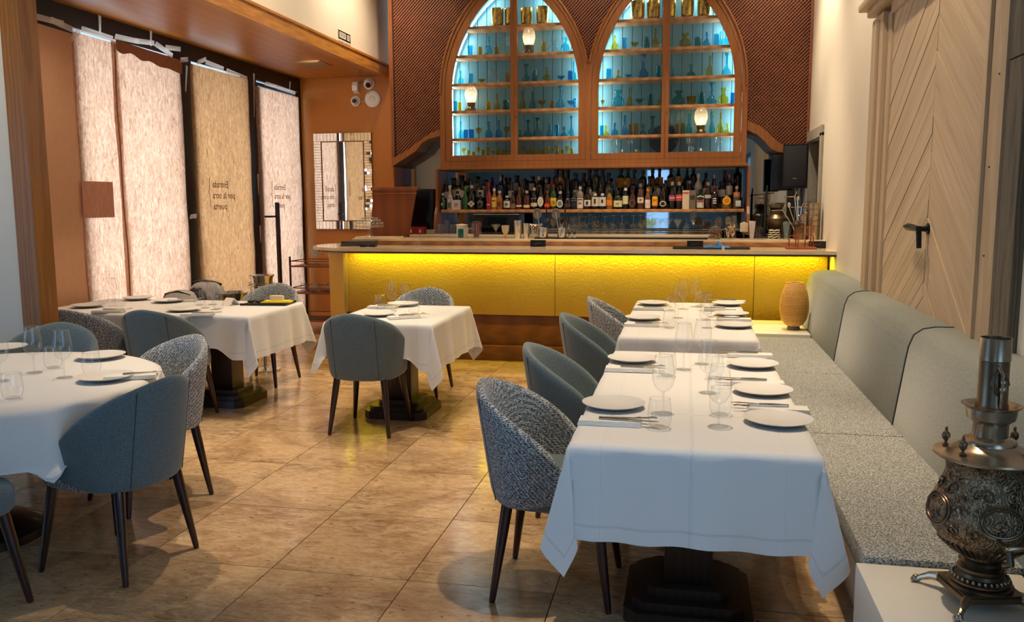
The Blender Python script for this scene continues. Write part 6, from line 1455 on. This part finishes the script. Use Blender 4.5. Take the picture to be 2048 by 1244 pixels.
ck.build('steel_coil', M['chrome'], t, kind='stuff')
mt = thing('bar_mat', 'long black rubber bar mat along the raised shelf', 'mat', (at_y(1240, 478, 8.62).x, 8.62, 1.187)); MB().bbox(-.86, .86, -.10, .10, 0, .012, .003).build('mat', M['blackplastic'], mt)
sp_t = MB()
for i, x in enumerate((1087, 1124)):
    t = thing('tool_cup', '%s steel cup holding bar tools on the black mat' % ('left' if i == 0 else 'right'), 'cup', (at_y(x, 470, 8.58).x, 8.58, 1.199), 0, 'steel cups of bar tools'); MB().lathe([(.001, 0), (.046, 0), (.047, .004), (.047, .10), (.050, .104), (.044, .104), (.044, .01), (.001, .01)], 28).build('cup', M['chrome'], t)
    for j, (dx, dz) in enumerate(((-.02, .25), (.01, .30), (.025, .24))):
        u = thing('bar_tool', '%s dark handled bar tool in the %s steel cup' % (ORD[j], ('left', 'right')[i]), 'tool', t.location + Vector((dx, .0, .012)), 0, 'bar tools in the steel cups')
        MB().tube([(0, 0, 0), (dx * 1.5, 0, dz * .6), (dx * 2.2, 0, dz)], [.004, .005, .009], 8).build('handle', M['blackplastic'] if j else M['chrome'], u)
        if j == 0: MB().tube([(-.045 + .042 * cos(a), 0, dz * .92 + .05 * sin(a)) for a in [2 * pi * q / 20 for q in range(21)]], .0035, 6, False).lathe([(.001, .004), (.03, .003), (.042, 0)], 18, (-.045, 0, dz * .92), (0, -1, 0)).build('strainer_disc', colm((130, 124, 112), .4, .7), u)
for i, x in enumerate((1139, 1149)):
    t = thing('jigger', '%s small dark jigger standing on the black mat' % ('left', 'right')[i], 'jigger', (at_y(x, 470, 8.6).x, 8.6, 1.199), 0, 'jiggers on the mat'); MB().lathe([(.022, 0), (.008, .03), (.024, .068), (.021, .066), (.006, .03), (.019, .002)], 18).build('cup', M['chrome'], t)
def jar(px_, lab, r, h, fill, fc, knob=True, cat='jar'):
    t = thing('jar', lab, cat, on_shelf(px_, 8.6)); MB().lathe([(.001, 0), (r * .9, 0), (r, .01), (r, h * .7), (r * .75, h * .88), (r * .72, h)], 28).build('glass_wall', M['glass'], t)
    MB().lathe([(.001, h + .03), (r * .2, h + .03), (r * .15, h + .015), (r * .5, h + .006), (r * .8, h), (r * .7, h)], 24).build('lid', M['glass_thick'], t); random.seed(int(px_)); mb = MB()
    for i in range(34):
        a, rr, z = random.random() * 6.3, random.random() ** .5 * r * .72, .012 + random.random() * h * .72; c = Vector((rr * cos(a), rr * sin(a), z))
        if fc == 'rings':
            ax = Vector((random.uniform(-1, 1), random.uniform(-1, 1), random.uniform(-1, 1))).normalized(); e1 = ax.orthogonal().normalized(); e2 = ax.cross(e1)
            mb.tube([c + (e1 * cos(q_) + e2 * sin(q_)) * .016 for q_ in [2 * pi * k_ / 10 for k_ in range(11)]], .004, 5, False)
        else: mb.tube([c, c + Vector((random.uniform(-.02, .02), random.uniform(-.02, .02), random.uniform(.01, .04)))], .006, 5)
    mb.build('contents', colm(fill, .8), t, kind='stuff'); return t
jar(1430, 'wide glass jar of dark brown rings on the raised shelf', .066, .115, (112, 76, 46), 'rings'); jar(1460, 'glass jar of pale dried pieces beside the brown rings', .056, .150, (196, 168, 128), 'sticks')
def stuffed(px_, lab, r, h, mat, fillm, hh, n_, fr=.003, name='straw_glass', cat='cup', part='straw', spread=.015):
    t = thing(name, lab, cat, on_shelf(px_, 8.6)); MB().lathe([(.001, 0), (r * .7, 0), (r * .8, .01), (r, h), (r * .95, h)], 22).build('cup', mat, t); random.seed(int(px_) + 3)
    for i in range(n_):
        a, rr = random.random() * 6.3, random.random() ** .5 * r * .6; MB().tube([(rr * .6 * cos(a), rr * .6 * sin(a), .012), (rr * 1.3 * cos(a) + random.uniform(-spread, spread), rr * 1.3 * sin(a), hh * random.uniform(.93, 1.02))], fr, 6).build(part, fillm, t)
    return t
t = thing('napkin_goblet', 'glass goblet stuffed with cream paper sachets', 'goblet', on_shelf(1487, 8.6)); MB().lathe([(.001, 0), (.034, 0), (.008, .012), (.008, .05), (.03, .07), (.042, .12)], 22).build('glass', M['glass_thick'], t)
for i in range(5): MB().bbox(-.035 + .014 * i, -.02 + .014 * i, -.02 + .004 * (i % 2), .02, .075, .17 - .006 * abs(i - 2), .002).build('sachet', colm((222, 208, 180), .8), t)
t = stuffed(1503, 'fluted glass filled with white paper napkins', .036, .115, M['glass_thick'], colm((222, 214, 216), .8), .18, 14, .008, 'napkin_glass', 'cup', 'rolled_napkin', .006)
stuffed(1517, 'tall glass tightly filled with black straws', .040, .125, M['glass_thick'], M['blackplastic'], .235, 26, .0038, spread=.01)
stuffed(1572, 'ribbed glass with pale blue grey straws', .042, .12, M['glass_thick'], colm((130, 150, 156), .5), .175, 16, .0035, spread=.02)
t = thing('woven_basket', 'small black and white woven basket on the raised shelf', 'basket', on_shelf(1548, 8.58)); mb = MB(); mb2 = MB()
for i in range(9):
    z = .006 + .0105 * i; r = .056 - .0014 * i; (mb2 if i % 2 else mb).tube([(r * cos(a), r * sin(a), z + .003 * sin(a * 6 + i)) for a in [2 * pi * q / 36 for q in range(37)]], .0056, 6, False)
mb.build('pale_coil', colm((222, 212, 180), .8), t); mb2.build('dark_coil', colm((40, 36, 30), .8), t)
MB().lathe([(.001, .004), (.05, .004), (.04, .095)], 20).build('inner', colm((60, 54, 40), .8), t)
# bar tools, press and pots at the right end
t = thing('citrus_press', 'dark metal lever press behind the straws', 'press', (at_y(1552, 460, 9.2).x, 9.2, 0))
MB().bbox(-.14, .14, -.12, .12, 0, 1.19, .01).build('pedestal', M['black'], t); MB().lathe([(.10, 1.19), (.10, 1.21), (.075, 1.23), (.085, 1.30), (.10, 1.33), (.10, 1.38), (.06, 1.42), (.055, 1.46), (.075, 1.49), (.07, 1.52), (.001, 1.53)], 28).build('bowl', M['bronze'], t)
MB().tube([(-.11, 0, 1.20), (-.11, 0, 1.62), (-.10, 0, 1.72)], [.018, .014, .008], 10).tube([(-.19, 0, 1.625), (-.03, 0, 1.64)], .007, 8).build('lever', M['black'], t)
ut = thing('utensil_pot', 'dark pot holding long steel utensils beside the stacked pans', 'pot', on_shelf(1597, 8.64)); MB().lathe([(.001, 0), (.045, 0), (.05, .01), (.05, .15), (.046, .15), (.044, .01)], 24).build('pot', M['bronze'], ut)
for j, (dx, dz, hd) in enumerate(((-.16, .27, 0), (-.10, .30, 1), (-.05, .40, 0), (-.02, .36, 1), (.02, .30, 0))):
    u = thing('long_spoon', '%s long steel utensil from the left in the dark pot' % ORD[j], 'utensil', ut.location + Vector((0, .01 * (j - 2), .012)), 0, 'utensils in the dark pot')
    MB().tube([(0, 0, 0), (dx * .5, 0, dz * .55), (dx, 0, dz)], [.003, .004, .005], 8).build('shaft', M['chrome'], u)
    if hd: MB().sphere((dx, 0, dz + .02), .017, 12, 8, 1.5).build('bowl', M['chrome'], u)
    else: MB().tube([(dx - .10, 0, dz - .003), (dx, 0, dz), (dx + .02, 0, dz + .05)], [.004, .007, .005], 8).build('bar', M['chrome'], u)
for i, (x, n_, r, z0) in enumerate(((1637, 5, .062, 0), (1606, 3, .040, 0))):
    z = 1.187; xx = at_y(x, 470, 8.66).x
    for k in range(n_):
        hh = (.13 if k == 0 else .055)
        t = thing('stacked_pot', '%s steel pot from the bottom in the %s stack' % (ORD[k], ('tall right', 'smaller left')[i]), 'pot', (min(xx, XR - .085), 8.66, z), 0, 'steel pots stacked at the wall')
        MB().lathe([(.001, 0), (r * .93, 0), (r * .95, .004), (r * .96, hh * .8), (r * 1.08, hh - .006), (r * 1.1, hh), (r * .9, hh), (r * .88, hh * .8), (.001, hh * .75)], 28).build('pot', M['bronze_bright'], t)
        for s in (-1, 1):
            if s > 0 and i == 0: continue
            MB().tube([(s * r * .95, 0, hh * .35), (s * r * 1.28, 0, hh * .45), (s * r * 1.28, 0, hh * .8), (s * r, 0, hh * .85)], .005, 6).build('handle', M['chrome'], t)
        z += hh
t = thing('copper_rack', 'reddish copper wire rack standing on the counter near the wall', 'rack', (at_y(1601, 490, 8.2).x, 8.18, 1.12)); MB().bbox(-.13, .13, -.09, .09, 0, .018, .004).build('base', colm((150, 72, 50), .6), t)
for x0, x1, h in ((-.11, -.03, .11), (-.05, .03, .13), (.03, .10, .12)): MB().tube([(x0, -.05, .018), (x0, -.05, h), (x0 + .012, -.05, h + .012), (x1 - .012, -.05, h + .012), (x1, -.05, h), (x1, -.05, .018)], .005, 8).build('wire_loop', M['copper'], t)
MB().tube([(.09, .04, .018), (.09, .04, .29)], .006, 8).tube([(-.04, .04, .018), (-.04, .04, .20), (.09, .04, .20)], .005, 8).build('post', M['copper'], t); MB().lathe([(.001, .20), (.035, .20), (.045, .225), (.03, .25), (.001, .26)], 18, (-.04, .04, 0)).build('cup', M['handle'], t)
# counter: card boxes, cloth, tray, glass, plates
for i, x in enumerate((1076, 1390, 1641)):
    t = thing('menu_box', '%s small black card stand with gold scribble on the counter' % ('left', 'middle', 'right')[i], 'sign', (min(at_y(x, 495, 8.3).x, XR - .09), 8.30, 1.12), 0, 'black card stands on the counter'); MB().prism([(-.02, 0), (.03, 0), (.02, .065), (-.005, .065)], -.075, .075, 'x').build('block', M['blackplastic'], t)
    MB().tube([(-.03, -.0195, .024), (-.015, -.014, .036), (-.01, -.017, .028), (.005, -.012, .040), (.012, -.016, .030), (.03, -.012, .042)], .0014, 5).build('scribble', M['brass'], t)
t = thing('tray', 'thin black tray lying on the counter under the blue cloth', 'tray', (at_y(1425, 497, 8.12).x, 8.12, 1.12)); MB().bbox(-.36, .33, -.10, .10, 0, .008, .003).build('tray_base', M['blackplastic'], t); MB().tube([(-.36, -.10, .010), (.33, -.10, .010), (.33, .10, .010), (-.36, .10, .010), (-.36, -.10, .010)], .005, 6).build('tray_lip', M['blackplastic'], t)
def crump(u, v):
    x, y = (u - .5) * .24, (v - .5) * .14; d = 1 - (2 * abs(u - .5)) ** 2.5 * .8
    return (x, y, .012 + max(0, .045 * d * (.55 + .9 * noise.noise(Vector((x * 16, y * 20, 3))) + .25 * sin(x * 60 + y * 30))) * (1 - (2 * abs(v - .5)) ** 3))
o = MB().grid(crump, 40, 22).build('cleaning_cloth', M['bluecloth']); o.location = (at_y(1433, 497, 8.1).x, 8.1, 1.12); tag(o, 'crumpled blue cleaning cloth on the counter tray', 'cloth')
t = thing('label_card', 'tiny white tag beside the blue cloth', 'card', (at_y(1446, 502, 8.0).x, 7.97, 1.12)); MB().bbox(-.012, .012, -.006, .006, 0, .03, .002).build('tag', M['white'], t)
p = at_z(815, 497, 1.12); place(TB, (p.x, 8.1, 1.12), 0, 'clear tumbler standing alone on the bar counter', GT).scale = (1.0, 1.0, 1.1)
p = Vector((-3.30, 8.27, 1.12))
for k in range(4):
    t = thing('menu_folder', '%s dark grey menu folder from the bottom of the pile on the bar' % ORD[k], 'menu', p + Vector((.004 * (k % 2), .004 * k, .013 * k)), radians(3 * (k % 2)), 'menu folders piled on the bar end'); MB().bbox(-.16, .16, -.11, .11, 0, .0125, .004).build('cover', colm((74, 66, 56), .7), t)
t = thing('card_terminal', 'small black card terminal beside the menu pile', 'terminal', (-3.13, 8.10, 1.12), radians(10)); MB().prism([(-.05, 0), (.05, 0), (.05, .045), (-.03, .03), (-.05, .02)], -.075, .075, 'x').build('housing', M['blackplastic'], t); MB().box(-.02, .02, -.052, -.0505, .006, .012).build('screen', colm((110, 112, 120), .3), t, False)
bd2 = thing('serving_board', 'pale flat board under the cake dome', 'board', (-3.28, 8.66, 1.187)); MB().bbox(-.16, .28, -.15, .15, 0, .014, .004).build('board', M['stone'], bd2)
t = thing('cake_stand', 'footed glass stand with a clear cake dome on the bar', 'cake dome', (-3.33, 8.66, 1.201))
MB().tube([(.152 * cos(a), .152 * sin(a), .110) for a in [2 * pi * q / 40 for q in range(41)]], .003, 6, False).build('dome_rim', M['glass_thick'], t)
MB().lathe([(.001, 0), (.055, 0), (.05, .008), (.018, .02), (.022, .035), (.014, .05), (.024, .062), (.014, .078), (.02, .09), (.13, .098), (.155, .102), (.158, .108), (.001, .104)], 40).build('stand', M['glass_thick'], t)
MB().lathe([(.150, .108), (.146, .128), (.128, .162), (.095, .190), (.055, .206), (.02, .212), (.012, .216), (.012, .224), (.022, .236), (.022, .248), (.001, .250)], 40).build('dome', M['glass_shine'], t)
mb = MB()
for k in range(20):
    for r, z in ((.140, .142), (.118, .172), (.085, .196)): a = 2 * pi * (k + (z > .16) * .5) / 20; mb.sphere((r * cos(a), r * sin(a), z), .0065, 8, 5)
mb.build('dome_cut', M['chrome'], t, kind='stuff')
